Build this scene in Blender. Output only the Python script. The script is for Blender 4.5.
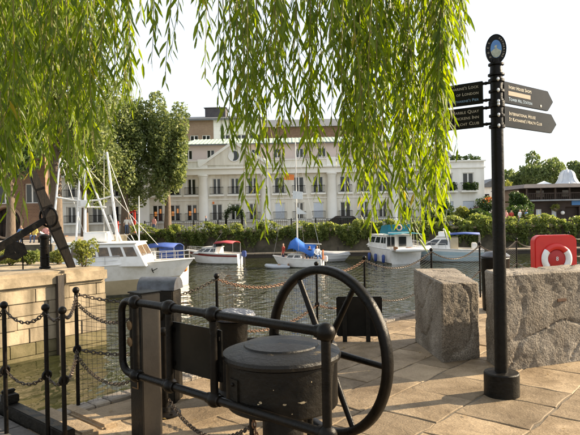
import bpy, bmesh, math, random
import numpy as np
from mathutils import Vector, Matrix, noise

for o in list(bpy.data.objects): bpy.data.objects.remove(o)
SC = bpy.context.scene
COL = SC.collection
R = math.radians
random.seed(7)

# ------------------------------------------------------------------ camera
FPX, EYE, ROLL, PITCH = 569.0, 1.6, R(1.1), -2.5/569.0
cam_d = bpy.data.cameras.new('camera'); cam = bpy.data.objects.new('camera', cam_d); COL.objects.link(cam)
cam_d.sensor_width = 36.0; cam_d.lens = 36.0*FPX/580.0; cam_d.clip_start = 0.05; cam_d.clip_end = 3000
cx = Vector((math.cos(ROLL), 0, -math.sin(ROLL))); cy = Vector((math.sin(ROLL), 0, math.cos(ROLL))); cz = Vector((0, -1, 0))
rot = Matrix.Rotation(PITCH, 3, 'X') @ Matrix((cx, cy, cz)).transposed()
cam.matrix_world = Matrix.Translation((0, 0, EYE)) @ rot.to_4x4()
SC.camera = cam

# ------------------------------------------------------------------ light
SUN_AZ, SUN_EL = R(74), R(25)        # azimuth clockwise from +Y
sdir = Vector((math.sin(SUN_AZ)*math.cos(SUN_EL), math.cos(SUN_AZ)*math.cos(SUN_EL), math.sin(SUN_EL)))
W = bpy.data.worlds.new('World'); SC.world = W; W.use_nodes = True
wn = W.node_tree; bg = wn.nodes['Background']
sky = wn.nodes.new('ShaderNodeTexSky'); sky.sky_type = 'NISHITA'; sky.sun_disc = False
sky.sun_elevation = SUN_EL; sky.sun_rotation = SUN_AZ; sky.air_density = 1.0; sky.dust_density = 0.8; sky.ozone_density = 1.0
veil = wn.nodes.new('ShaderNodeMixRGB'); veil.inputs[0].default_value = 0.75; veil.inputs[2].default_value = (2.65, 2.65, 2.62, 1)   # thin bright high haze
wn.links.new(sky.outputs[0], veil.inputs[1]); wn.links.new(veil.outputs[0], bg.inputs[0]); bg.inputs[1].default_value = 0.15
sun_d = bpy.data.lights.new('sun', 'SUN'); sun_d.energy = 5.0; sun_d.angle = R(0.5); sun_d.color = (1.0, 0.82, 0.58)
sun = bpy.data.objects.new('sun', sun_d); COL.objects.link(sun)
sun.rotation_euler = (-sdir).to_track_quat('-Z', 'Y').to_euler(); sun.location = (30, 5, 30)
SC.view_settings.view_transform = 'Standard'; SC.view_settings.look = 'None'; SC.view_settings.gamma = 1.0
SC.view_settings.exposure = 1.5

# ------------------------------------------------------------------ pixel -> place (580 x 435 photograph)
def ray(px, py):
    return rot @ Vector(((px-290)/FPX, (217.5-py)/FPX, -1.0))
def gz(px, py, z=0.0):
    d = ray(px, py); t = (z-EYE)/d.z; return Vector((d.x*t, d.y*t, z))
def at(px, py, Y):
    d = ray(px, py); t = Y/d.y; return Vector((d.x*t, Y, EYE+d.z*t))

# ------------------------------------------------------------------ materials
MATS = {}
def mat(name, col, rough=0.6, metal=0.0, col2=None, scale=4.0, detail=4.0, bump=0.0, bscale=None, lo=0.35, hi=0.65,
        rough2=None, spec=0.5, coat=0.0, stretch=None, isl=0.0, coord='Object'):
    m = bpy.data.materials.new(name); m.use_nodes = True; MATS[name] = m
    nt = m.node_tree; b = nt.nodes['Principled BSDF']; N = nt.nodes.new; Lk = nt.links.new
    b.inputs['Base Color'].default_value = (*col, 1); b.inputs['Roughness'].default_value = rough
    b.inputs['Metallic'].default_value = metal; b.inputs['Specular IOR Level'].default_value = spec
    if coat: b.inputs['Coat Weight'].default_value = coat
    tc = N('ShaderNodeTexCoord'); src = tc.outputs[coord]
    if coord == 'World':
        pass
    if stretch:
        mp = N('ShaderNodeMapping'); mp.inputs['Scale'].default_value = stretch; Lk(src, mp.inputs[0]); src = mp.outputs[0]
    if col2 is not None:
        nz = N('ShaderNodeTexNoise'); nz.inputs['Scale'].default_value = scale; nz.inputs['Detail'].default_value = detail
        nz.inputs['Roughness'].default_value = 0.65
        Lk(src, nz.inputs['Vector'])
        cr = N('ShaderNodeValToRGB'); cr.color_ramp.elements[0].position = lo; cr.color_ramp.elements[1].position = hi
        cr.color_ramp.elements[0].color = (*col, 1); cr.color_ramp.elements[1].color = (*col2, 1)
        Lk(nz.outputs['Fac'], cr.inputs[0]); out = cr.outputs[0]
        if isl:
            oi = N('ShaderNodeObjectInfo'); hs = N('ShaderNodeHueSaturation')
            mr = N('ShaderNodeMapRange'); mr.inputs['To Min'].default_value = 1-isl; mr.inputs['To Max'].default_value = 1+isl
            Lk(oi.outputs['Random'], mr.inputs['Value']); Lk(mr.outputs[0], hs.inputs['Value']); Lk(out, hs.inputs['Color']); out = hs.outputs[0]
        Lk(out, b.inputs['Base Color'])
        if rough2 is not None:
            mr2 = N('ShaderNodeMapRange'); mr2.inputs['From Min'].default_value = lo; mr2.inputs['From Max'].default_value = hi
            mr2.inputs['To Min'].default_value = rough; mr2.inputs['To Max'].default_value = rough2
            Lk(nz.outputs['Fac'], mr2.inputs['Value']); Lk(mr2.outputs[0], b.inputs['Roughness'])
    if bump:
        nb = N('ShaderNodeTexNoise'); nb.inputs['Scale'].default_value = bscale or scale*3; nb.inputs['Detail'].default_value = 6
        nb.inputs['Roughness'].default_value = 0.7
        Lk(src, nb.inputs['Vector']); bp = N('ShaderNodeBump'); bp.inputs['Strength'].default_value = bump; bp.inputs['Distance'].default_value = 0.02
        Lk(nb.outputs['Fac'], bp.inputs['Height']); Lk(bp.outputs[0], b.inputs['Normal'])
    return m

def leafmat(name, c1, c2, c3=None, trans=0.5, rough=0.45, tcol=None):
    m = bpy.data.materials.new(name); m.use_nodes = True; MATS[name] = m
    nt = m.node_tree; N = nt.nodes.new; Lk = nt.links.new; b = nt.nodes['Principled BSDF']; out = nt.nodes['Material Output']
    g = N('ShaderNodeNewGeometry'); cr = N('ShaderNodeValToRGB'); cr.color_ramp.elements[0].color = (*c1, 1); cr.color_ramp.elements[1].color = (*c2, 1)
    if c3:
        e = cr.color_ramp.elements.new(0.97); e.color = (*c2, 1); cr.color_ramp.elements[-1].color = (*c3, 1)
    Lk(g.outputs['Random Per Island'], cr.inputs[0]); Lk(cr.outputs[0], b.inputs['Base Color'])
    b.inputs['Roughness'].default_value = rough; b.inputs['Specular IOR Level'].default_value = 0.35
    t = N('ShaderNodeBsdfTranslucent'); mx = N('ShaderNodeMixShader'); mx.inputs[0].default_value = trans
    hs = N('ShaderNodeHueSaturation'); hs.inputs['Saturation'].default_value = 1.15; hs.inputs['Value'].default_value = 1.9; hs.inputs['Hue'].default_value = 0.485
    Lk(cr.outputs[0], hs.inputs['Color']); Lk(hs.outputs[0], t.inputs['Color'])
    Lk(b.outputs[0], mx.inputs[1]); Lk(t.outputs[0], mx.inputs[2]); Lk(mx.outputs[0], out.inputs['Surface'])
    return m

mat('iron', (0.003, 0.0027, 0.0023), 0.24, 0.0, (0.008, 0.006, 0.004), 9, bump=0.22, bscale=38, rough2=0.42, spec=0.14)
mat('iron_old', (0.004, 0.0036, 0.003), 0.34, 0.0, (0.014, 0.011, 0.007), 6, bump=0.4, bscale=26, rough2=0.55, spec=0.16)
mat('iron_lid', (0.009, 0.008, 0.0065), 0.36, 0.0, (0.11, 0.085, 0.05), 8, lo=0.60, hi=0.74, spec=0.25, bump=0.5, bscale=28, rough2=0.7)
mat('chips', (0.42, 0.34, 0.2), 0.8, 0.0, (0.2, 0.15, 0.09), 30)
mat('rust_chain', (0.10, 0.055, 0.03), 0.6, 0.4, (0.22, 0.12, 0.07), 20)
mat('dark_chain', (0.03, 0.024, 0.018), 0.5, 0.3, (0.08, 0.055, 0.035), 20)
mat('net_wire', (0.05, 0.045, 0.04), 0.6)
mat('post_paint', (0.085, 0.066, 0.045), 0.5, 0.0, (0.06, 0.046, 0.032), 5, bump=0.15, bscale=40)
mat('bronze', (0.22, 0.13, 0.06), 0.45, 0.6, (0.12, 0.08, 0.04), 20)
mat('steel_lid', (0.10, 0.11, 0.13), 0.35, 0.3, (0.05, 0.05, 0.055), 10, rough2=0.5)
mat('sign_black', (0.007, 0.007, 0.0065), 0.2, 0.0, (0.014, 0.013, 0.011), 4, spec=0.12)
mat('letter_cream', (0.42, 0.38, 0.29), 0.5)
mat('letter_blue', (0.18, 0.30, 0.42), 0.5)
mat('patch_tan', (0.27, 0.18, 0.115), 0.7, 0, (0.23, 0.155, 0.10), 30)
mat('emblem_blue', (0.05, 0.16, 0.42), 0.4, 0, (0.10, 0.25, 0.5), 8)
mat('emblem_pale', (0.42, 0.44, 0.36), 0.5, 0, (0.25, 0.28, 0.22), 40)
def flagmat():
    m = bpy.data.materials.new('flag_stone'); m.use_nodes = True; MATS['flag_stone'] = m; nt = m.node_tree; N = nt.nodes.new; Lk = nt.links.new; b = nt.nodes['Principled BSDF']; b.inputs['Specular IOR Level'].default_value = .25
    g = N('ShaderNodeNewGeometry'); oi = N('ShaderNodeObjectInfo'); off = N('ShaderNodeVectorMath'); off.operation = 'MULTIPLY_ADD'; off.inputs[1].default_value = (37, 23, 11); cmb = N('ShaderNodeCombineXYZ')
    for k in range(3): Lk(oi.outputs['Random'], cmb.inputs[k])
    Lk(cmb.outputs[0], off.inputs[0]); Lk(g.outputs['Position'], off.inputs[2])
    def nz(sc, det, lo, hi, a, c, src, dist=0):
        n = N('ShaderNodeTexNoise'); n.inputs['Scale'].default_value = sc; n.inputs['Detail'].default_value = det; n.inputs['Roughness'].default_value = .68; n.inputs['Distortion'].default_value = dist; Lk(src, n.inputs['Vector'])
        r_ = N('ShaderNodeValToRGB'); r_.color_ramp.elements[0].position = lo; r_.color_ramp.elements[1].position = hi; r_.color_ramp.elements[0].color = (*a, 1); r_.color_ramp.elements[1].color = (*c, 1); Lk(n.outputs['Fac'], r_.inputs[0]); return n, r_
    n1, base = nz(2.4, 9, .30, .70, (.20, .145, .085), (.37, .285, .185), off.outputs[0], .6); n2, gr = nz(60, 3, .3, .7, (.72, .70, .68), (1.15, 1.15, 1.15), off.outputs[0]); n3, dirt = nz(1.1, 8, .44, .62, (1, 1, 1), (.50, .46, .40), g.outputs['Position'], .4); n4, spot = nz(13, 3, .66, .72, (1, 1, 1), (.45, .42, .38), g.outputs['Position'])
    def mul(a, c, f): q = N('ShaderNodeMixRGB'); q.blend_type = 'MULTIPLY'; q.inputs[0].default_value = f; Lk(a, q.inputs[1]); Lk(c, q.inputs[2]); return q.outputs[0]
    c = mul(base.outputs[0], gr.outputs[0], .9); c = mul(c, dirt.outputs[0], .85); c = mul(c, spot.outputs[0], .7)
    hs = N('ShaderNodeHueSaturation'); mr = N('ShaderNodeMapRange'); mr.inputs['To Min'].default_value = .72; mr.inputs['To Max'].default_value = 1.22; Lk(oi.outputs['Random'], mr.inputs['Value']); Lk(mr.outputs[0], hs.inputs['Value']); Lk(c, hs.inputs['Color']); Lk(hs.outputs[0], b.inputs['Base Color'])
    b.inputs['Roughness'].default_value = .7
    n5, _ = nz(7, 9, .3, .7, (0, 0, 0), (1, 1, 1), off.outputs[0], .8); ad = N('ShaderNodeMath'); ad.operation = 'MULTIPLY_ADD'; ad.inputs[1].default_value = .25; Lk(n2.outputs['Fac'], ad.inputs[0]); Lk(n5.outputs['Fac'], ad.inputs[2])
    bp = N('ShaderNodeBump'); bp.inputs['Strength'].default_value = .75; bp.inputs['Distance'].default_value = .022; Lk(ad.outputs[0], bp.inputs['Height']); Lk(bp.outputs[0], b.inputs['Normal'])
flagmat()
mat('mortar', (0.16, 0.125, 0.085), 0.9, 0, (0.08, 0.065, 0.045), 6, detail=8, bump=0.5, bscale=30)
mat('sett', (0.18, 0.15, 0.12), 0.7, 0, (0.28, 0.235, 0.18), 9, bump=0.4, bscale=40, isl=0.2)
def granitemat():
    m = bpy.data.materials.new('granite'); m.use_nodes = True; MATS['granite'] = m; nt = m.node_tree; N = nt.nodes.new; Lk = nt.links.new; b = nt.nodes['Principled BSDF']; b.inputs['Roughness'].default_value = .8
    tc = N('ShaderNodeTexCoord')
    def nz(sc, det=4, lo=.35, hi=.65, a=(0, 0, 0), c=(1, 1, 1)):
        n = N('ShaderNodeTexNoise'); n.inputs['Scale'].default_value = sc; n.inputs['Detail'].default_value = det; n.inputs['Roughness'].default_value = .7; Lk(tc.outputs['Object'], n.inputs['Vector'])
        r_ = N('ShaderNodeValToRGB'); r_.color_ramp.elements[0].position = lo; r_.color_ramp.elements[1].position = hi; r_.color_ramp.elements[0].color = (*a, 1); r_.color_ramp.elements[1].color = (*c, 1); Lk(n.outputs['Fac'], r_.inputs[0]); return n, r_
    n1, base = nz(3.0, 8, .32, .68, (.17, .145, .115), (.34, .305, .255)); n2, sp = nz(75, 2, .40, .58, (.38, .36, .33), (1.15, 1.12, 1.08)); n3, big = nz(1.3, 6, .40, .62, (.55, .5, .43), (1, 1, 1)); n4, lich = nz(9, 7, .62, .70)
    m1 = N('ShaderNodeMixRGB'); m1.blend_type = 'MULTIPLY'; m1.inputs[0].default_value = .8; Lk(base.outputs[0], m1.inputs[1]); Lk(sp.outputs[0], m1.inputs[2])
    m2 = N('ShaderNodeMixRGB'); m2.blend_type = 'MULTIPLY'; m2.inputs[0].default_value = .9; Lk(m1.outputs[0], m2.inputs[1]); Lk(big.outputs[0], m2.inputs[2])
    m3 = N('ShaderNodeMixRGB'); m3.inputs[2].default_value = (.42, .40, .33, 1); mm = N('ShaderNodeMath'); mm.operation = 'MULTIPLY'; mm.inputs[1].default_value = .5; Lk(lich.outputs[0], mm.inputs[0]); Lk(mm.outputs[0], m3.inputs[0]); Lk(m2.outputs[0], m3.inputs[1]); Lk(m3.outputs[0], b.inputs['Base Color'])
    vo = N('ShaderNodeTexVoronoi'); vo.inputs['Scale'].default_value = 38; Lk(tc.outputs['Object'], vo.inputs['Vector'])
    ad = N('ShaderNodeMath'); ad.operation = 'MULTIPLY_ADD'; ad.inputs[1].default_value = .6; Lk(vo.outputs['Distance'], ad.inputs[0]); Lk(n2.outputs['Fac'], ad.inputs[2])
    bp = N('ShaderNodeBump'); bp.inputs['Strength'].default_value = .7; bp.inputs['Distance'].default_value = .012; Lk(ad.outputs[0], bp.inputs['Height']); Lk(bp.outputs[0], b.inputs['Normal'])
granitemat()
mat('quay_wall', (0.42, 0.34, 0.23), 0.85, 0, (0.24, 0.19, 0.12), 1.6, detail=8, bump=0.5, bscale=9, lo=0.32, hi=0.7, isl=0.15)
mat('coping_stone', (0.40, 0.32, 0.21), 0.85, 0, (0.25, 0.195, 0.125), 2.0, detail=8, bump=0.6, bscale=10, isl=0.1)
def streaks(name, dark, amt, sc=(2.2, 2.2, .25)):
    m = MATS[name]; nt = m.node_tree; b = nt.nodes['Principled BSDF']; N = nt.nodes.new; Lk = nt.links.new
    old = b.inputs['Base Color'].links[0].from_socket; g = N('ShaderNodeNewGeometry'); mp = N('ShaderNodeMapping'); mp.inputs['Scale'].default_value = sc
    nz = N('ShaderNodeTexNoise'); nz.inputs['Scale'].default_value = 1.6; nz.inputs['Detail'].default_value = 7; cr = N('ShaderNodeValToRGB')
    cr.color_ramp.elements[0].position = .42; cr.color_ramp.elements[1].position = .68; cr.color_ramp.elements[0].color = (0, 0, 0, 1); cr.color_ramp.elements[1].color = (amt, amt, amt, 1)
    mx = N('ShaderNodeMixRGB'); mx.inputs[2].default_value = (*dark, 1); Lk(g.outputs['Position'], mp.inputs[0]); Lk(mp.outputs[0], nz.inputs['Vector']); Lk(nz.outputs['Fac'], cr.inputs[0]); Lk(cr.outputs[0], mx.inputs[0]); Lk(old, mx.inputs[1]); Lk(mx.outputs[0], b.inputs['Base Color'])
pass
mat('weed_wall', (0.10, 0.085, 0.035), 0.9, 0, (0.17, 0.14, 0.07), 3, bump=0.5)
mat('asphalt_dark', (0.055, 0.05, 0.045), 0.8, 0, (0.085, 0.075, 0.065), 14, bump=0.3, bscale=50)
mat('old_timber', (0.022, 0.017, 0.013), 0.7, 0, (0.05, 0.038, 0.027), 5, stretch=(6, 6, 0.6), bump=0.5, bscale=12)
mat('tarred_timber', (0.008, 0.0065, 0.005), 0.6, 0, (0.022, 0.016, 0.011), 5, stretch=(6, 6, 0.6), bump=0.4, bscale=12, spec=0.2)
mat('red_plastic', (0.56, 0.022, 0.016), 0.38, 0, (0.48, 0.02, 0.016), 3)
mat('red_dark', (0.34, 0.012, 0.012), 0.5)
mat('white_reflect', (0.72, 0.75, 0.76), 0.35, 0, (0.6, 0.63, 0.64), 12)
mat('white_gel', (0.80, 0.79, 0.76), 0.3, 0, (0.62, 0.60, 0.54), 2.5, detail=7, lo=.45, hi=.8, rough2=0.5)
mat('cream_hull', (0.52, 0.44, 0.30), 0.4, 0, (0.42, 0.35, 0.23), 1.5)
mat('deck_grey', (0.55, 0.53, 0.48), 0.6, 0, (0.45, 0.43, 0.38), 5)
mat('pale_blue_hull', (0.42, 0.54, 0.58), 0.35, 0, (0.36, 0.48, 0.53), 2)
mat('boot_grime', (0.06, 0.065, 0.045), 0.6, 0, (0.16, 0.15, 0.11), 6)
mat('stripe_red', (0.18, 0.025, 0.02), 0.4)
mat('boat_glass', (0.02, 0.025, 0.028), 0.08, spec=0.7)
mat('boat_glass_warm', (0.16, 0.10, 0.05), 0.12, 0, (0.05, 0.035, 0.02), 3)
mat('canvas_blue', (0.03, 0.075, 0.30), 0.7, 0, (0.02, 0.05, 0.2), 6)
mat('tarp_blue', (0.02, 0.14, 0.50), 0.6, 0, (0.02, 0.10, 0.38), 6)
mat('canvas_teal', (0.012, 0.19, 0.25), 0.7, 0, (0.01, 0.15, 0.2), 6)
mat('canvas_red', (0.38, 0.04, 0.05), 0.7)
mat('grey_cover', (0.42, 0.42, 0.41), 0.7, 0, (0.33, 0.33, 0.33), 3)
mat('rubber_grey', (0.40, 0.42, 0.44), 0.55)
mat('rubber_white', (0.70, 0.70, 0.68), 0.45)
mat('orange', (0.75, 0.20, 0.03), 0.5)
mat('ring_pink', (0.70, 0.38, 0.25), 0.5)
mat('steel', (0.55, 0.55, 0.55), 0.3, 0.8)
mat('alu_mast', (0.62, 0.60, 0.56), 0.4, 0.2)
mat('varnish', (0.30, 0.13, 0.04), 0.35)
mat('black_rubber', (0.02, 0.02, 0.022), 0.5)
mat('fender_blue', (0.03, 0.06, 0.22), 0.5)
mat('stucco', (0.82, 0.785, 0.69), 0.8, 0, (0.75, 0.71, 0.615), 0.5, detail=6, bump=0.1, bscale=8)
mat('stucco_white', (0.86, 0.845, 0.79), 0.8, 0, (0.80, 0.78, 0.72), 0.4, detail=6)
mat('stucco_pink', (0.66, 0.56, 0.52), 0.8, 0, (0.61, 0.52, 0.48), 0.5)
mat('column_paint', (0.87, 0.85, 0.79), 0.7, 0, (0.81, 0.79, 0.72), 0.8)
mat('frame_white', (0.80, 0.79, 0.75), 0.5)
mat('pane', (0.014, 0.015, 0.016), 0.1, spec=0.5)
mat('blind', (0.62, 0.66, 0.72), 0.7, 0, (0.55, 0.6, 0.66), 3)
mat('curtain', (0.55, 0.5, 0.42), 0.9)
mat('roof_green', (0.42, 0.50, 0.40), 0.6, 0, (0.36, 0.44, 0.35), 1.2, stretch=(4, 1, 1))
mat('roof_slate', (0.10, 0.105, 0.11), 0.6, 0, (0.15, 0.155, 0.16), 2, stretch=(1, 1, 3))
mat('lead', (0.30, 0.32, 0.34), 0.5, 0, (0.22, 0.24, 0.26), 2)
mat('dome_lead', (0.55, 0.58, 0.62), 0.45, 0.1, (0.45, 0.48, 0.53), 1.5)
mat('tent_white', (0.75, 0.77, 0.78), 0.7)
mat('inn_wood', (0.028, 0.018, 0.014), 0.75, 0, (0.05, 0.032, 0.024), 2, stretch=(1, 1, 8), bump=0.3)
mat('inn_roof', (0.05, 0.045, 0.05), 0.7, 0, (0.08, 0.07, 0.07), 2)
mat('inn_blue', (0.06, 0.22, 0.55), 0.5)
mat('bark', (0.09, 0.065, 0.045), 0.9, 0, (0.16, 0.12, 0.085), 5, stretch=(3, 3, 0.7), bump=0.8, bscale=10)
mat('twig', (0.17, 0.15, 0.04), 0.7)
mat('far_paving', (0.36, 0.32, 0.27), 0.85, 0, (0.28, 0.25, 0.21), 0.6)
mat('far_quay', (0.15, 0.125, 0.085), 0.9, 0, (0.05, 0.045, 0.028), 0.9, detail=8, bump=0.5)
mat('pontoon', (0.24, 0.20, 0.15), 0.8, 0, (0.17, 0.14, 0.10), 2, stretch=(6, 1, 1))
mat('red_paint', (0.55, 0.035, 0.02), 0.5)
mat('soil', (0.10, 0.075, 0.05), 0.95, 0, (0.16, 0.12, 0.08), 8, bump=0.5)
mat('skin', (0.50, 0.28, 0.19), 0.6); mat('hair_dark', (0.03, 0.022, 0.016), 0.7); mat('hair_fair', (0.28, 0.18, 0.08), 0.7)
for nm, c in dict(cloth_white=(0.75, 0.75, 0.73), cloth_blue=(0.10, 0.20, 0.42), cloth_navy=(0.02, 0.03, 0.07), cloth_red=(0.45, 0.06, 0.04), cloth_pink=(0.6, 0.28, 0.25),
                  cloth_black=(0.02, 0.02, 0.022), cloth_khaki=(0.28, 0.23, 0.15), cloth_yellow=(0.62, 0.45, 0.1), cloth_grey=(0.2, 0.2, 0.21), cloth_denim=(0.07, 0.11, 0.2)).items():
    mat(nm, c, 0.85)
streaks('stucco', (.52, .47, .38), .55, (1.4, 1.4, .12)); streaks('stucco_white', (.6, .57, .5), .45, (1.2, 1.2, .12)); streaks('quay_wall', (.09, .07, .04), .85); streaks('coping_stone', (.12, .09, .05), .7, (1.5, 1.5, 1.5)); pass
leafmat('willow_leaf', (0.06, 0.105, 0.008), (0.17, 0.235, 0.02), (0.28, 0.22, 0.03), trans=0.55)
leafmat('plane_leaf', (0.075, 0.11, 0.04), (0.21, 0.245, 0.09), (0.45, 0.47, 0.28), trans=0.4)  # palest ramp end paints glints of light on a few leaves
leafmat('dry_leaf', (0.16, 0.10, 0.03), (0.30, 0.22, 0.07), trans=0.2)
leafmat('far_leaf', (0.075, 0.11, 0.035), (0.13, 0.17, 0.06), trans=0.35)
leafmat('dark_leaf', (0.025, 0.050, 0.014), (0.06, 0.10, 0.025), trans=0.3)
leafmat('ivy_leaf', (0.07, 0.11, 0.03), (0.23, 0.26, 0.08), trans=0.5)
leafmat('bush_leaf', (0.13, 0.15, 0.035), (0.25, 0.27, 0.07), trans=0.35)
leafmat('purple_leaf', (0.05, 0.025, 0.025), (0.09, 0.045, 0.04), trans=0.2)
leafmat('orange_petal', (0.45, 0.10, 0.02), (0.65, 0.2, 0.04), trans=0.2)

def brickmat(name, c1, c2, mort, sc, world=True):
    m = bpy.data.materials.new(name); m.use_nodes = True; MATS[name] = m
    nt = m.node_tree; N = nt.nodes.new; Lk = nt.links.new; b = nt.nodes['Principled BSDF']; b.inputs['Roughness'].default_value = 0.85
    tc = N('ShaderNodeTexCoord'); mp = N('ShaderNodeMapping'); mp.inputs['Rotation'].default_value = (R(90), 0, 0)
    br = N('ShaderNodeTexBrick'); br.inputs['Color1'].default_value = (*c1, 1); br.inputs['Color2'].default_value = (*c2, 1); br.inputs['Mortar'].default_value = (*mort, 1)
    br.inputs['Scale'].default_value = sc; br.inputs['Mortar Size'].default_value = 0.012
    nz = N('ShaderNodeTexNoise'); nz.inputs['Scale'].default_value = 0.5
    mx = N('ShaderNodeMixRGB'); mx.blend_type = 'MULTIPLY'; mx.inputs[0].default_value = 0.5
    Lk(tc.outputs['Object'], mp.inputs[0]); Lk(mp.outputs[0], br.inputs['Vector']); Lk(tc.outputs['Object'], nz.inputs['Vector'])
    Lk(br.outputs['Color'], mx.inputs[1]); Lk(nz.outputs['Fac'], mx.inputs[2]); Lk(mx.outputs[0], b.inputs['Base Color'])
brickmat('brick_tan', (0.40, 0.27, 0.17), (0.34, 0.22, 0.14), (0.42, 0.36, 0.28), 2.2)
brickmat('brick_brown', (0.30, 0.17, 0.10), (0.22, 0.12, 0.075), (0.33, 0.27, 0.2), 2.2)

def glow(name, col, st):
    m = bpy.data.materials.new(name); m.use_nodes = True; MATS[name] = m
    b = m.node_tree.nodes['Principled BSDF']; b.inputs['Base Color'].default_value = (0.05, 0.03, 0.02, 1)
    b.inputs['Emission Color'].default_value = (*col, 1); b.inputs['Emission Strength'].default_value = st; b.inputs['Roughness'].default_value = 0.2
    return m
glow('lit_pane', (1.0, 0.36, 0.08), 0.16)

def watermat():
    m = bpy.data.materials.new('water'); m.use_nodes = True; MATS['water'] = m
    nt = m.node_tree; N = nt.nodes.new; Lk = nt.links.new; b = nt.nodes['Principled BSDF']
    b.inputs['Base Color'].default_value = (0.024, 0.026, 0.010, 1); b.inputs['Roughness'].default_value = 0.02; b.inputs['IOR'].default_value = 1.33
    tc = N('ShaderNodeTexCoord'); mp = N('ShaderNodeMapping'); mp.inputs['Scale'].default_value = (1.0, 0.75, 1)
    n1 = N('ShaderNodeTexNoise'); n1.inputs['Scale'].default_value = 1.1; n1.inputs['Detail'].default_value = 1.5; n1.inputs['Distortion'].default_value = 0.8
    n2 = N('ShaderNodeTexNoise'); n2.inputs['Scale'].default_value = 3.2; n2.inputs['Detail'].default_value = 1.0
    ad = N('ShaderNodeMath'); ad.operation = 'MULTIPLY_ADD'; ad.inputs[1].default_value = 0.35
    bp = N('ShaderNodeBump'); bp.inputs['Strength'].default_value = 0.8; bp.inputs['Distance'].default_value = 0.16
    Lk(tc.outputs['Object'], mp.inputs[0]); Lk(mp.outputs[0], n1.inputs['Vector']); Lk(mp.outputs[0], n2.inputs['Vector'])
    Lk(n2.outputs['Fac'], ad.inputs[0]); Lk(n1.outputs['Fac'], ad.inputs[2]); Lk(ad.outputs[0], bp.inputs['Height']); Lk(bp.outputs[0], b.inputs['Normal'])
watermat()

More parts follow.
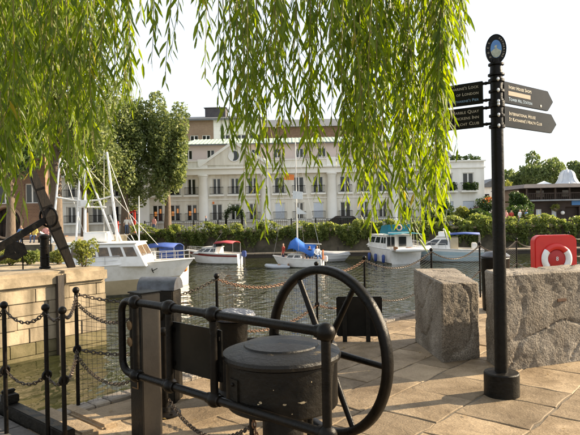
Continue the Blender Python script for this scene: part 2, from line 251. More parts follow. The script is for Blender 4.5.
# ------------------------------------------------------------------ mesh helpers
class MB:
    def __init__(s): s.v = []; s.f = []; s.mi = []; s.cur = 0
    def add(s, vs, fs):
        o = len(s.v); s.v += [tuple(v) for v in vs]
        for f in fs: s.f.append([i+o for i in f]); s.mi.append(s.cur)
        return s
    def box(s, x0, x1, y0, y1, z0, z1, M=None):
        vs = [Vector(p) for p in ((x0, y0, z0), (x1, y0, z0), (x1, y1, z0), (x0, y1, z0), (x0, y0, z1), (x1, y0, z1), (x1, y1, z1), (x0, y1, z1))]
        if M: vs = [M @ v for v in vs]
        return s.add(vs, [(0, 3, 2, 1), (4, 5, 6, 7), (0, 1, 5, 4), (1, 2, 6, 5), (2, 3, 7, 6), (3, 0, 4, 7)])
    def beam(s, a, b, w, h, w2=None, h2=None, up=(0, 0, 1)):
        a, b = Vector(a), Vector(b); d = (b-a).normalized(); u = Vector(up)
        if abs(d.dot(u)) > 0.98: u = Vector((0, 1, 0))
        x = d.cross(u).normalized(); y = x.cross(d); w2 = w if w2 is None else w2; h2 = h if h2 is None else h2
        vs = []
        for p, ww, hh in ((a, w, h), (b, w2, h2)):
            for sx, sy in ((-1, -1), (1, -1), (1, 1), (-1, 1)): vs.append(p + x*sx*ww/2 + y*sy*hh/2)
        return s.add(vs, [(0, 1, 2, 3), (7, 6, 5, 4), (0, 4, 5, 1), (1, 5, 6, 2), (2, 6, 7, 3), (3, 7, 4, 0)])
    def tube(s, pts, r, n=8, cap=True, closed=False):
        pts = [Vector(p) for p in pts]; m = len(pts); rs = r if isinstance(r, (list, tuple)) else [r]*m
        vs = []; px = None
        for i, p in enumerate(pts):
            if closed: t = pts[(i+1) % m]-pts[i-1]
            else: t = pts[min(i+1, m-1)]-pts[max(i-1, 0)]
            t.normalize()
            if px is None:
                u = Vector((0, 0, 1)) if abs(t.z) < 0.9 else Vector((1, 0, 0)); x = t.cross(u).normalized()
            else:
                x = (px - t*px.dot(t)); x = x.normalized() if x.length > 1e-6 else t.orthogonal().normalized()
            px = x; y = t.cross(x)
            for k in range(n):
                a = 2*math.pi*k/n; vs.append(p + (x*math.cos(a)+y*math.sin(a))*rs[i])
        fs = []
        for i in range(m if closed else m-1):
            j = (i+1) % m
            for k in range(n):
                l = (k+1) % n; fs.append((i*n+k, i*n+l, j*n+l, j*n+k))
        if cap and not closed:
            fs.append(tuple(range(n-1, -1, -1))); fs.append(tuple((m-1)*n+k for k in range(n)))
        return s.add(vs, fs)
    def lathe(s, prof, n=24, M=None, c=(0, 0, 0)):
        c = Vector(c); vs = []; fs = []; m = len(prof)
        for r_, z in prof:
            for k in range(n):
                a = 2*math.pi*k/n; v = Vector((r_*math.cos(a), r_*math.sin(a), z)); vs.append((M @ v if M else v)+c)
        for i in range(m-1):
            for k in range(n):
                l = (k+1) % n; fs.append((i*n+k, i*n+l, (i+1)*n+l, (i+1)*n+k))
        if prof[0][0] > 1e-5: fs.append(tuple(range(n-1, -1, -1)))
        if prof[-1][0] > 1e-5: fs.append(tuple((m-1)*n+k for k in range(n)))
        return s.add(vs, fs)
    def ball(s, c, r, n=14, m=8, sc=(1, 1, 1)):
        c = Vector(c); prof = [(max(r*math.sin(math.pi*i/m), 1e-4), -r*math.cos(math.pi*i/m)) for i in range(m+1)]
        M = Matrix.Diagonal(sc)
        return s.lathe(prof, n, M, c)
    def prism(s, out, d0, d1, M):
        """outline in local x,z; extruded along local y d0..d1"""
        n = len(out); vs = [M @ Vector((x, d0, z)) for x, z in out]+[M @ Vector((x, d1, z)) for x, z in out]
        fs = [tuple(range(n)), tuple(range(2*n-1, n-1, -1))]
        for i in range(n):
            j = (i+1) % n; fs.append((j, i, n+i, n+j))
        return s.add(vs, fs)
    def torus(s, c, Rr, r, axis=(0, 0, 1), n=28, m=8, sc=1.0):
        q = Vector(axis).to_track_quat('Z', 'Y'); c = Vector(c)
        return s.tube([c + q @ Vector((Rr*math.cos(2*math.pi*k/n), Rr*sc*math.sin(2*math.pi*k/n), 0)) for k in range(n)], r, m, closed=True)
    def build(s, name, mats, parent=None, smooth=None, bevel=0.0, loc=None):
        me = bpy.data.meshes.new(name); vs = s.v
        me.from_pydata(vs, [], s.f)
        if isinstance(mats, str): mats = [mats]
        for q in mats: me.materials.append(MATS[q])
        if len(mats) > 1: me.polygons.foreach_set('material_index', s.mi)
        fix(me, bevel, smooth)
        return link(name, me, parent, loc)

def fix(me, bevel=0.0, smooth=None):
    bm = bmesh.new(); bm.from_mesh(me)
    bmesh.ops.recalc_face_normals(bm, faces=bm.faces)
    if bevel:
        es = [e for e in bm.edges if len(e.link_faces) == 2 and e.calc_face_angle(0) > 0.5]
        bmesh.ops.bevel(bm, geom=es, offset=bevel, segments=2, affect='EDGES', clamp_overlap=True)
    if smooth is not None:
        for f in bm.faces: f.smooth = True
        for e in bm.edges:
            if len(e.link_faces) == 2: e.smooth = e.calc_face_angle(0) < R(smooth)
    bm.to_mesh(me); bm.free()

def link(name, me, parent=None, loc=None):
    o = bpy.data.objects.new(name, me); COL.objects.link(o)
    if parent: o.parent = parent
    if loc is not None: o.location = loc
    return o
def tag(o, label, cat, group=None):
    o['label'] = label; o['category'] = cat
    if group: o['group'] = group
    return o
def thing(name, label, cat, loc=(0, 0, 0), rz=0.0, group=None):
    o = bpy.data.objects.new(name, None); COL.objects.link(o); o.empty_display_size = 0.1
    o.location = loc; o.rotation_euler = (0, 0, rz)
    return tag(o, label, cat, group)
def struct(o): o['kind'] = 'structure'; return o
def copy_tree(o, parent=None):
    c = o.copy(); COL.objects.link(c); c.parent = parent
    for ch in o.children: copy_tree(ch, c)
    return c
def frame(loc, rz): return Matrix.Translation(loc) @ Matrix.Rotation(rz, 4, 'Z')

def text_mesh(body, size, extr=0.0015, align='LEFT', caps=True):
    cu = bpy.data.curves.new('lettering', 'FONT'); cu.body = body; cu.size = size; cu.extrude = extr; cu.align_x = align; cu.align_y = 'CENTER'
    cu.resolution_u = 2; cu.space_character = 1.05
    if caps:
        cu.small_caps_scale = 0.78
        for f in cu.body_format: f.use_small_caps = True
    o = bpy.data.objects.new('tmp', cu); COL.objects.link(o)
    dg = bpy.context.evaluated_depsgraph_get(); me = bpy.data.meshes.new_from_object(o.evaluated_get(dg))
    bpy.data.objects.remove(o); bpy.data.curves.remove(cu)
    return me

def chain_pts(a, b, sag, n=40):
    a, b = Vector(a), Vector(b)
    return [a.lerp(b, i/n) - Vector((0, 0, sag*4*(i/n)*(1-i/n))) for i in range(n+1)]
def chain_mesh(mb, a, b, sag, ll=0.044, wr=0.0052):
    pts = chain_pts(a, b, sag, 60)
    L = sum((pts[i+1]-pts[i]).length for i in range(60)); n = max(3, int(L/(ll*0.74)))
    cum = [0]
    for i in range(60): cum.append(cum[-1]+(pts[i+1]-pts[i]).length)
    def pos(s_):
        for i in range(60):
            if cum[i+1] >= s_: 
                f = (s_-cum[i])/max(cum[i+1]-cum[i], 1e-6); return pts[i].lerp(pts[i+1], f), (pts[i+1]-pts[i]).normalized()
        return pts[-1], (pts[-1]-pts[-2]).normalized()
    for k in range(n):
        c, t = pos(L*(k+0.5)/n); x = t.cross(Vector((0, 0, 1))); x = x.normalized() if x.length > 1e-4 else Vector((1, 0, 0)); y = t.cross(x)
        s_ = x if k % 2 else y
        s_ = (s_*0.92 + (y if k % 2 else x)*0.3).normalized()
        lp = [c + t*(ll*0.5*math.cos(q)) + s_*(ll*0.30*math.sin(q)) for q in [2*math.pi*j/8 for j in range(8)]]
        mb.tube(lp, wr, 4, closed=True)
    return mb

def leaves_np(name, pos, size, m, parent=None, seed=0, droop=0.0, aspect=0.6):
    """each leaf a folded rhombus (two triangles) with a free orientation"""
    rg = np.random.default_rng(seed); n = len(pos); pos = np.asarray(pos, dtype=np.float64)
    d = rg.normal(size=(n, 3)); d[:, 2] -= droop; d /= np.linalg.norm(d, axis=1)[:, None]
    u = rg.normal(size=(n, 3)); w = np.cross(d, u); w /= np.linalg.norm(w, axis=1)[:, None]
    nn = np.cross(d, w)
    sz = (size*(0.6+0.8*rg.random(n)))[:, None]
    a = pos - d*sz*0.5; b = pos + d*sz*0.5; c1 = pos + w*sz*aspect*0.5 + nn*sz*0.1; c2 = pos - w*sz*aspect*0.5 + nn*sz*0.1
    V = np.stack([a, c1, b, c2], axis=1).reshape(-1, 3)
    idx = np.arange(n)[:, None]*4
    Fc = np.concatenate([idx+np.array([[0, 1, 2]]), idx+np.array([[0, 2, 3]])], axis=1).reshape(-1, 3)
    me = bpy.data.meshes.new(name); me.vertices.add(len(V)); me.vertices.foreach_set('co', V.ravel())
    me.loops.add(Fc.size); me.loops.foreach_set('vertex_index', Fc.ravel().astype(np.int32))
    me.polygons.add(len(Fc)); me.polygons.foreach_set('loop_start', np.arange(0, Fc.size, 3, dtype=np.int32))
    me.materials.append(MATS[m]); me.update(calc_edges=True); me.validate()
    return link(name, me, parent)

def lobes_pts(lobes, n, seed, shell=0.55, clump=0.0):
    rg = np.random.default_rng(seed); out = []
    vol = np.array([l[1]*l[2]*l[3] for l in [(0, *lb[1]) for lb in lobes]]); vol = vol**0.75; vol /= vol.sum()
    for lb, v in zip(lobes, vol):
        k = int(n*v); c = np.array(lb[0]); r_ = np.array(lb[1])
        d = rg.normal(size=(k, 3)); d /= np.linalg.norm(d, axis=1)[:, None]
        rr = shell + (1-shell)*rg.random(k)**0.6
        rr *= 1+0.16*np.sin(d[:, 0]*5+c[0])*np.cos(d[:, 2]*6+c[2])
        out.append(c + d*rr[:, None]*r_)
    return np.concatenate(out)

def tree(name, label, base, height, crown_c, crown_r, leafm, leaf, n, seed, trunk_r=0.35, nl=16, droop=0.2, group=None, flat=1.0):
    rg = random.Random(seed); t = thing(name, label, 'tree', base, 0, group)
    cc = Vector(crown_c)-Vector(base); lobes = []
    for i in range(nl):
        th = rg.uniform(0, 2*math.pi); ph = math.acos(rg.uniform(-0.9, 1)); q = rg.uniform(0.45, 0.82)
        d = Vector((math.sin(ph)*math.cos(th), math.sin(ph)*math.sin(th), math.cos(ph)))
        k = rg.uniform(0.24, 0.42)
        lobes.append((cc + Vector((d.x*crown_r[0], d.y*crown_r[1], d.z*crown_r[2]))*q, (crown_r[0]*k, crown_r[1]*k, crown_r[2]*k*flat)))
    lobes.append((cc, tuple(0.55*r_ for r_ in crown_r)))
    mb = MB(); top = cc + Vector((0, 0, crown_r[2]*0.3))
    mb.tube([(0, 0, -0.1), (trunk_r*0.2, 0, cc.z*0.3), (0, trunk_r*0.2, cc.z*0.7), top], [trunk_r*1.25, trunk_r*0.95, trunk_r*0.75, trunk_r*0.2], 9)
    mb.build('trunk', 'bark', t, 60)
    mb = MB()
    for lb in lobes[:9]:
        s_ = Vector((0, 0, cc.z*rg.uniform(0.45, 0.8))); e = lb[0]; mid = s_.lerp(e, 0.5)+Vector((0, 0, 0.3))
        mb.tube([s_, mid, e], [trunk_r*0.45, trunk_r*0.28, trunk_r*0.08], 6)
    mb.build('limbs', 'bark', t, 60)
    leaves_np('crown', lobes_pts(lobes, n, seed), leaf, leafm, t, seed, droop)
    return t

def bush(name, label, c, r_, leafm, leaf, n, seed, group=None, cat='bush', lobn=6):
    rg = random.Random(seed); t = thing(name, label, cat, (c[0], c[1], c[2]-r_[2]), 0, group); lobes = []
    for i in range(lobn):
        d = Vector((rg.uniform(-1, 1)*r_[0]*0.55, rg.uniform(-1, 1)*r_[1]*0.55, r_[2]+rg.uniform(-0.5, 0.6)*r_[2])); k = rg.uniform(0.4, 0.6)
        lobes.append((d, (r_[0]*k, r_[1]*k, r_[2]*k)))
    lobes.append((Vector((0, 0, r_[2]*0.8)), (r_[0]*0.75, r_[1]*0.75, r_[2]*0.8)))
    mb = MB()
    for i in range(4): mb.tube([(rg.uniform(-.1, .1), rg.uniform(-.1, .1), -0.02), (rg.uniform(-.5, .5)*r_[0], rg.uniform(-.5, .5)*r_[1], r_[2]*1.1)], [0.03, 0.01], 5)
    mb.build('stem', 'bark', t)
    leaves_np('foliage', lobes_pts(lobes, n, seed), leaf, leafm, t, seed, 0.1)
    return t

# ================================================================== SETTING
O2 = Vector((-1.83, 4.84, 0)); EU = Vector((0.660, 0.751, 0)).normalized(); EV = Vector((EU.y, -EU.x, 0))
def lk(u, v, z=0.0): return O2 + EU*u + EV*v + Vector((0, 0, z))
def to_uv(p): d = Vector((p[0], p[1], 0))-O2; return d.dot(EU), d.dot(EV)
WL = -2.3

mb = MB(); mb.add([(-260, -60, WL), (260, -60, WL), (260, 57, WL), (-260, 57, WL)], [(0, 1, 2, 3)])
struct(mb.build('water', 'water'))

# near quay: mortar bed with flagstones, setts along the edge, stone wall to the water
mb = MB(); Q = [lk(-22, 0.0), lk(48, 0.0), lk(48, 45), lk(-22, 45)]; n = 4
mb.add([q+Vector((0, 0, -0.008)) for q in Q]+[q+Vector((0, 0, -5)) for q in Q], [(0, 1, 2, 3), (0, 4, 5, 1), (1, 5, 6, 2), (2, 6, 7, 3), (3, 7, 4, 0)])
quay = struct(mb.build('quay_pavement', 'mortar'))

def slab(corners, top, rg, nm, m, parent, jag=0.012, ch=0.005, thick=0.05):
    c = sum(corners, Vector())/4; ring = []
    for i in range(4):
        a, b = corners[i], corners[(i+1) % 4]
        for k in range(5):
            p = a.lerp(b, k/5.0); j = jag if k else jag*0.6
            ring.append(p + Vector((rg.uniform(-j, j), rg.uniform(-j, j), 0)))
    tilt = Vector((rg.uniform(-.004, .004), rg.uniform(-.004, .004)))
    N = len(ring); vs = []
    for p in ring: vs.append(Vector((p.x, p.y, -thick)))
    for p in ring: vs.append(Vector((p.x, p.y, top-ch + (p-c).x*tilt.x + (p-c).y*tilt.y)))
    for p in ring:
        d = (c-p); d.z = 0; q = p + d.normalized()*ch*1.4; vs.append(Vector((q.x, q.y, top + (q-c).x*tilt.x + (q-c).y*tilt.y)))
    vs = [v-Vector((c.x, c.y, 0)) for v in vs]
    fs = [(i, (i+1) % N, N+(i+1) % N, N+i) for i in range(N)]+[(N+i, N+(i+1) % N, 2*N+(i+1) % N, 2*N+i) for i in range(N)]+[tuple(2*N+i for i in range(N))]
    me = bpy.data.meshes.new(nm); me.from_pydata(vs, [], fs); me.materials.append(MATS[m]); fix(me)
    return link(nm, me, parent, (c.x, c.y, 0))

def in_view(p, mg=1.1): return 1.6 < p.y < 15 and abs(p.x) < 0.53*p.y+mg
rg = random.Random(3)
v = 0.15; row = 0; NF = 0
while v < 9:
    wv = 0.42 if row == 0 else rg.uniform(0.38, 0.66)
    u = -9 + rg.uniform(0, 0.8)
    while u < 14:
        lu = rg.uniform(0.45, 1.05); g_ = rg.uniform(0.003, 0.009)
        cs = [lk(u+g_, v+g_), lk(u+lu-g_, v+g_), lk(u+lu-g_, v+wv-g_), lk(u+g_, v+wv-g_)]
        if in_view(sum(cs, Vector())/4):
            slab(cs, rg.uniform(-0.0025, 0.0015), rg, 'flagstone', 'flag_stone', quay); NF += 1
        u += lu
    v += wv; row += 1
u = -0.25
while u < 9.5:
    lu = rg.uniform(0.13, 0.2); cs = [lk(u+.006, -0.02), lk(u+lu-.006, -0.02), lk(u+lu-.006, 0.14), lk(u+.006, 0.14)]
    slab(cs, 0.03+rg.uniform(-.004, .004), rg, 'sett', 'sett', quay, 0.004, 0.012, 0.12); u += lu
print('flags', NF)

# stone pier across the lock channel
mb = MB(); Q = [lk(-14, -11.52), lk(7.0, -11.52), lk(7.0, -16.2), lk(-14, -22)]
mb.add([q+Vector((0, 0, 0.08)) for q in Q]+[q+Vector((0, 0, -5)) for q in Q], [(0, 1, 2, 3), (0, 4, 5, 1), (1, 5, 6, 2), (2, 6, 7, 3), (3, 7, 4, 0)])
pier = struct(mb.build('stone_pier', 'quay_wall'))
def block(u0, u1, v0, v1, z0, z1, nm, m, parent, bev=0.03, jit=0.0):
    c = lk((u0+u1)/2, (v0+v1)/2, 0); b = MB(); Mx = Matrix(((EU.x, EV.x, 0, 0), (EU.y, EV.y, 0, 0), (0, 0, 1, 0), (0, 0, 0, 1)))
    h = (u1-u0)/2; w = (v1-v0)/2
    b.box(-h, h, -w, w, z0, z1, Mx); return b.build(nm, m, parent, 40, bev, (c.x, c.y, 0))
u = -1.0
while u < 6.7:
    lu = rg.uniform(2.0, 2.9); u1 = min(u+lu, 7.08)
    if 7.08-u1 < 1.0: u1 = 7.08
    block(u+0.008, u1-0.008, -12.4, -11.30+rg.uniform(-.008, .008), -0.34, 0.10+rg.uniform(-.012, .012), 'coping_stone', 'coping_stone', pier, 0.09); u = u1
z = -0.33
while z > -2.7:
    hh = rg.uniform(0.34, 0.42); u = -1.0-rg.uniform(0, .6)
    while u < 7.0:
        lu = rg.uniform(0.7, 1.35); u1 = min(u+lu, 7.04)
        if 7.04-u1 < 0.3: u1 = 7.04
        block(u+0.006, u1-0.006, -12.0, -11.42+rg.uniform(-.025, .02), z-hh+0.006, z-0.006, 'wall_stone', 'weed_wall' if z-hh < -2.15 else 'quay_wall', pier, 0.014); u = u1
    z -= hh
mb = MB(); p = lk(5.5, -11.3); mb.beam((p.x, p.y, -3.2), (p.x, p.y, -0.02), 0.16, 0.2, up=EU)
tag(mb.build('fender_timber', 'old_timber', None, 40, 0.01), 'dark vertical fender timber on the sunlit stone pier wall', 'timber')

# far bank and left bank
mb = MB()
Q = [(-700, 55.2), (-15, 55.2), (-15, 37), (-60, 33), (-60, 20), (-700, 20)]
mb.add([(-900, 1200, 0), (900, 1200, 0), (900, 55.2, 0), (-15.5, 55.2, 0), (-15.5, 37, 0), (-60, 33, 0), (-900, 33, 0)]+
       [(900, 55.2, -5), (-15.5, 55.2, -5), (-15.5, 37, -5), (-60, 33, -5), (-900, 33, -5)],
       [(0, 1, 2, 3, 4, 5, 6), (2, 7, 8, 3), (3, 8, 9, 4), (4, 9, 10, 5), (5, 10, 11, 6)])
mb.mi = [0, 1, 1, 1, 1]
struct(mb.build('far_bank_ground', ['far_paving', 'far_quay']))
mb = MB(); u = -15.4
for i in range(46): mb.box(-15.4+i*1.5, -15.4+i*1.5+1.47, 54.75, 55.5, 0.003, 0.16+0.01*(i % 3))
struct(mb.build('far_bank_coping', 'coping_stone', None))
# hanging greenery on far wall
rgn = np.random.default_rng(5); P = []
for i in range(36000):
    x = rgn.uniform(-15.3, 36); top = 0.55+0.38*abs(math.sin(x*0.55+0.8*math.sin(x*0.31)))+0.2*math.sin(x*2.1); bot = -1.05-0.75*math.sin(x*0.7+1)*math.sin(x*1.9)
    if x > 15: top += 0.15; bot -= 0.3
    z = bot+(top-bot)*rgn.random()**0.75
    if noise.noise(Vector((x*1.1, z*.9, 3.0))) < -.12 and rgn.random() < .8: continue
    if noise.noise(Vector((x*3.5, z*.6, 8.0))) < -.2 and rgn.random() < .6: continue
    dep = 0.55*math.sqrt(max(0, 1-((z-0.35)/1.6)**2)) if z > -1.2 else 0.2
    dep *= (0.75+0.25*math.sin(x*3.1)+0.3*math.sin(x*7.7+z*2))
    P.append((x, 54.9 - dep*rgn.uniform(0.3, 1.0) + (0.9*rgn.random() if z > 0.25 else 0), z))
hedge = leaves_np('hanging_greenery', P, 0.26, 'ivy_leaf', None, 5, 0.4); hedge['kind'] = 'stuff'
hedge['label'] = 'leafy green hedge trailing down the far quay wall'; hedge['category'] = 'hedge'
# pontoons
def pontoon(x0, x1, y0, y1, label):
    t = thing('pontoon', label, 'pontoon', ((x0+x1)/2, (y0+y1)/2, WL), 0, 'floating pontoons below the far wall'); h = (x1-x0)/2; w = (y1-y0)/2
    n_ = max(3, int((x1-x0)/0.9)); d = (x1-x0)/n_
    for i in range(n_): MB().box(-h+i*d+.01, -h+(i+1)*d-.01, -w, w, 0.3, 0.42).build('deck_board', 'pontoon', t)
    MB().box(-h+.1, h-.1, -w+.08, w-.08, -0.3, 0.298).build('float', 'old_timber', t)
    for i in range(int((x1-x0)/4)+1):
        MB().tube([(-h+.5+i*4, w-0.12, -2), (-h+.5+i*4, w-0.12, 1.5 if i % 2 == 0 else 0.8)], 0.09, 8).build('pile', 'old_timber', t, 40)
pontoon(-8, 13.5, 52.6, 53.9, 'long low timber pontoon under the hedge behind the sailing boat')
pontoon(19.5, 33, 51.5, 53.2, 'timber pontoon under the ivy wall left of the red lifebuoy cabinet')

# ================================================================== WHITE TERRACE
YF = 64.0
def fx(px): return at(px, 205, YF).x
terr = thing('terrace_building', 'long cream neoclassical terrace with white columns and a pediment across the dock', 'building', (0, YF, 0))
def wall_open(mb, x0, x1, z0, z1, ops, th=0.35, y0=0.0):
    xs = sorted({x0, x1, *[o[0] for o in ops], *[o[1] for o in ops]}); zs = sorted({z0, z1, *[o[2] for o in ops], *[o[3] for o in ops]})
    for i in range(len(xs)-1):
        run = None
        for j in range(len(zs)-1):
            mx, mz = (xs[i]+xs[i+1])/2, (zs[j]+zs[j+1])/2
            solid = not any(o[0] < mx < o[1] and o[2] < mz < o[3] for o in ops)
            if solid and run is None: run = zs[j]
            if (not solid) and run is not None: mb.box(xs[i], xs[i+1], y0, y0+th, run, zs[j]); run = None
        if run is not None: mb.box(xs[i], xs[i+1], y0, y0+th, run, z1)
def frame_mesh(w, h, mull=1, t=0.09, d=0.08, rail=True):
    m = MB(); m.box(-w/2, -w/2+t, 0, d, 0, h); m.box(w/2-t, w/2, 0, d, 0, h); m.box(-w/2+t, w/2-t, 0, d, h-t, h); m.box(-w/2+t, w/2-t, 0, d, 0, t)
    for k in range(mull): c = -w/2+w*(k+1)/(mull+1); m.box(c-t*0.75, c+t*0.75, 0.005, d, t, h-t)
    return m
def mesh_of(mb, nm, m, smooth=None, bevel=0):
    o = mb.build(nm, m, None, smooth, bevel); me = o.data; bpy.data.objects.remove(o); return me
def balcony_mb(w, h=0.85, d=0.32):
    m = MB(); m.box(-w/2, w/2, -d, -d+.04, h-.05, h); m.box(-w/2, w/2, -d, -d+.035, 0.06, 0.1)
    m.box(-w/2, -w/2+.04, -d+.04, 0, h-.05, h); m.box(w/2-.04, w/2, -d+.04, 0, h-.05, h)
    k = int(w/0.13)
    for i in range(k+1): x = -w/2+0.02+(w-.04)*i/k; m.box(x-.012, x+.012, -d+.008, -d+.03, 0.0, h-.05)
    return m
ww, wh = 1.18, 1.85
m_frame = mesh_of(frame_mesh(ww, wh), 'window', 'frame_white')
hw = ww/2-0.09
m_pane = mesh_of(MB().box(0.07, hw, 0.03, 0.05, 0.09, wh-0.09), 'pane', 'pane'); 
m_pane_l = mesh_of(MB().box(-hw, -0.07, 0.03, 0.05, 0.09, wh-0.09), 'pane', 'pane')
m_plit = mesh_of(MB().box(0.2, hw-.1, 0.02, 0.05, 0.9, wh-0.45), 'pane', 'lit_pane'); m_plit_l = mesh_of(MB().box(-hw+.12, -0.1, 0.02, 0.05, 0.6, wh-0.75), 'pane', 'lit_pane')
m_blind = mesh_of(MB().box(-hw, hw, -0.005, 0.02, 0.09, wh-0.09), 'blind', 'blind')
m_balc = mesh_of(balcony_mb(1.5), 'balcony_rail', 'iron'); m_sill = mesh_of(MB().box(-0.85, 0.85, -0.38, -0.002, -0.2, -0.02), 'balcony_slab', 'column_paint')
m_curt = mesh_of(MB().box(-hw, -0.36, 0.012, 0.028, 0.09, wh-0.09).box(0.38, hw, 0.012, 0.028, 0.09, wh-0.09), 'curtain', 'curtain')
def window(parent, x, z, y=0.12, kind='', bal=True):
    w_ = link('window', m_frame, parent, (x, y, z))
    if kind == 'lit': link('pane', m_plit, w_); link('pane', m_plit_l, w_); link('pane', m_pane, w_, (0, 0.025, 0)); link('pane', m_pane_l, w_, (0, 0.025, 0))
    else: link('pane', m_pane, w_); link('pane', m_pane_l, w_)
    if kind == 'blind': link('blind', m_blind, w_)
    if kind == 'curtain': link('curtain', m_curt, w_)
    if bal:
        b_ = link('balcony', m_sill, parent, (x, 0, z)); link('railing', m_balc, b_)
    return w_
cols = [84, 145, 204, 266, 332, 396]
wins = []
for a, b in ((22, 84), (84, 145), (145, 204), (204, 266), (266, 332), (332, 396), (396, 436)):
    n_ = 2 if b == 436 else 3
    for k in range(n_): wins.append(a + (b-a)*(k+0.72)/(n_+0.42) if n_ == 3 else a+(b-a)*(k+.6)/2.1)
z1, z2 = 1.15, 4.05
X0, X1 = fx(22), fx(437)
ops = []
for p in wins:
    x = fx(p)
    for z in (z1, z2): ops.append((x-ww/2, x+ww/2, z, z+wh))
mb = MB(); wall_open(mb, X0, X1, 0, 6.25, ops); mb.build('wall', 'stucco', terr)
MB().box(X0+.05, X1-.05, 0.55, 11, 0.02, 6.2).build('interior', 'inn_wood', terr)
rgw = random.Random(11)
for i, p in enumerate(wins):
    x = fx(p)
    for z in (z1, z2):
        kind = rgw.choice(['', '', '', 'curtain', 'curtain'])
        if z == z1 and 270 < p < 290 or z == z1 and 308 < p < 325: kind = 'blind'
        if z == z1 and 155 < p < 200: kind = 'lit'
        window(terr, x, z, kind=kind)
# string course, entablature, cornice, parapet
MB().box(X0-.02, X1+.02, -0.10, -0.002, 3.42, 3.52).build('string_course', 'column_paint', terr)
MB().box(X0-.1, X1+.1, -0.62, 0.30, 6.255, 6.85).build('entablature', 'column_paint', terr, None, 0.02)
MB().box(X0-.3, X1+.3, -0.92, 0.30, 6.853, 7.02).build('cornice', 'column_paint', terr, None, 0.03)
MB().box(X0-.1, X1+.1, -0.45, 0.28, 7.022, 7.75).build('parapet', 'stucco', terr, None, 0.02)
MB().box(X0-.15, X1+.15, -0.55, 0.32, 7.752, 7.86).build('parapet_cap', 'column_paint', terr)
for p in cols:
    c = link('column', mesh_of(MB().lathe([(0.62, 0.0), (0.62, 0.25), (0.54, 0.32), (0.56, 2.5), (0.48, 5.9), (0.52, 5.95), (0.52, 6.02), (0.62, 6.12), (0.62, 6.25)], 20), 'column', 'column_paint', 40), terr, (fx(p), -0.25, 0))
    MB().box(-0.55, 0.55, -0.36, 0.35, 7.024, 7.98).build('pedestal', 'column_paint', c, None, 0.02)
# small wall lantern box and front door of the pediment bay
MB().box(fx(213.5)-.09, fx(213.5)+.09, -0.12, -0.002, 3.0, 3.25).build('alarm_box', 'orange', terr)
# pediment
xa, xb, xm = fx(205), fx(267), fx(235.5); zf, zt = 7.3, 9.75
M0 = Matrix.Identity(4)
pd = MB().prism([(xa, 7.3), (xb, 7.3), (xm, zt)], -0.62, 0.3, M0).build('pediment', 'stucco', terr)
mb = MB()
for a_, b_ in (((xa-.5, -0.68, 7.2), (xm, -0.68, zt+.12)), ((xb+.5, -0.68, 7.2), (xm, -0.68, zt+.12))): mb.beam(a_, b_, 0.3, 0.28)
mb.build('raking_cornice', 'column_paint', pd)
Mc = Matrix.Translation((xm, -0.63, 8.3)) @ Matrix.Rotation(R(90), 4, 'X')
mb = MB(); mb.torus((xm, -0.66, 8.3), 0.62, 0.07, (0, 1, 0), 24, 6); rw = mb.build('round_window', 'frame_white', pd, 60)
MB().lathe([(0.001, 0.0), (0.58, 0.0), (0.58, 0.03), (0.001, 0.03)], 24, Mc.to_3x3(), Mc.translation).build('pane', 'pane', rw, 40)
mb = MB(); mb.box(xm-.62, xm-0.05, -0.69, -0.665, 8.26, 8.34); mb.lathe([(0.001, 0), (0.57, 0), (0.57, 0.015), (0.001, 0.015)], 24, Matrix.Diagonal((0.5, 1, 1)) @ Mc.to_3x3(), Vector((xm-.28, -0.665, 8.3))); mb.build('shutter', 'frame_white', rw)
# attic storey, set back, with green metal roof
ax0, ax1 = fx(178), fx(430); aw = []
px_ = 186
while px_ < 428: aw.append(px_); px_ += 23
mb = MB(); aops = [(fx(p)-.45, fx(p)+.45, 8.25, 9.35) for p in aw]; wall_open(mb, ax0, ax1, 7.0, 9.9, aops, 0.3, 2.2); mb.build('attic_wall', 'stucco_pink', terr)
m_af = mesh_of(frame_mesh(0.9, 1.1, 1, 0.07), 'window', 'frame_white'); m_ap = mesh_of(MB().box(-.38, -.05, .03, .05, .07, 1.03).box(.05, .38, .03, .05, .07, 1.03), 'pane', 'pane')
for p in aw:
    w_ = link('window', m_af, terr, (fx(p), 2.3, 8.25)); link('pane', m_ap, w_)
MB().box(ax0+.1, ax1-.1, 2.7, 9, 7, 9.8).build('attic_interior', 'inn_wood', terr)
mb = MB(); mb.add([(ax0-.4, 1.7, 9.95), (ax1+.4, 1.7, 9.95), (ax1-1, 6.5, 11.15), (ax0+1, 6.5, 11.15), (ax0-.4, 11, 9.95), (ax1+.4, 11, 9.95)], [(0, 1, 2, 3), (3, 2, 5, 4), (1, 5, 2), (0, 3, 4), (0, 4, 5, 1)])
rf = mb.build('roof', 'roof_green', terr)
MB().box(ax0-.42, ax1+.42, 1.55, 1.72, 9.8, 9.96).build('gutter', 'roof_slate', rf)
mb = MB()
for i in range(60):
    x = ax0+1+(ax1-ax0-2)*i/59; mb.beam((x, 1.75, 9.99), (x, 6.4, 11.15), 0.06, 0.06)
o = mb.build('roof_seams', 'roof_green', rf)
MB().box(X0, ax0-.05, 0.4, 11, 6.9, 7.2).build('flat_roof', 'lead', terr); MB().box(ax1+.05, X1, 0.4, 11, 6.9, 7.2).build('flat_roof', 'lead', terr)

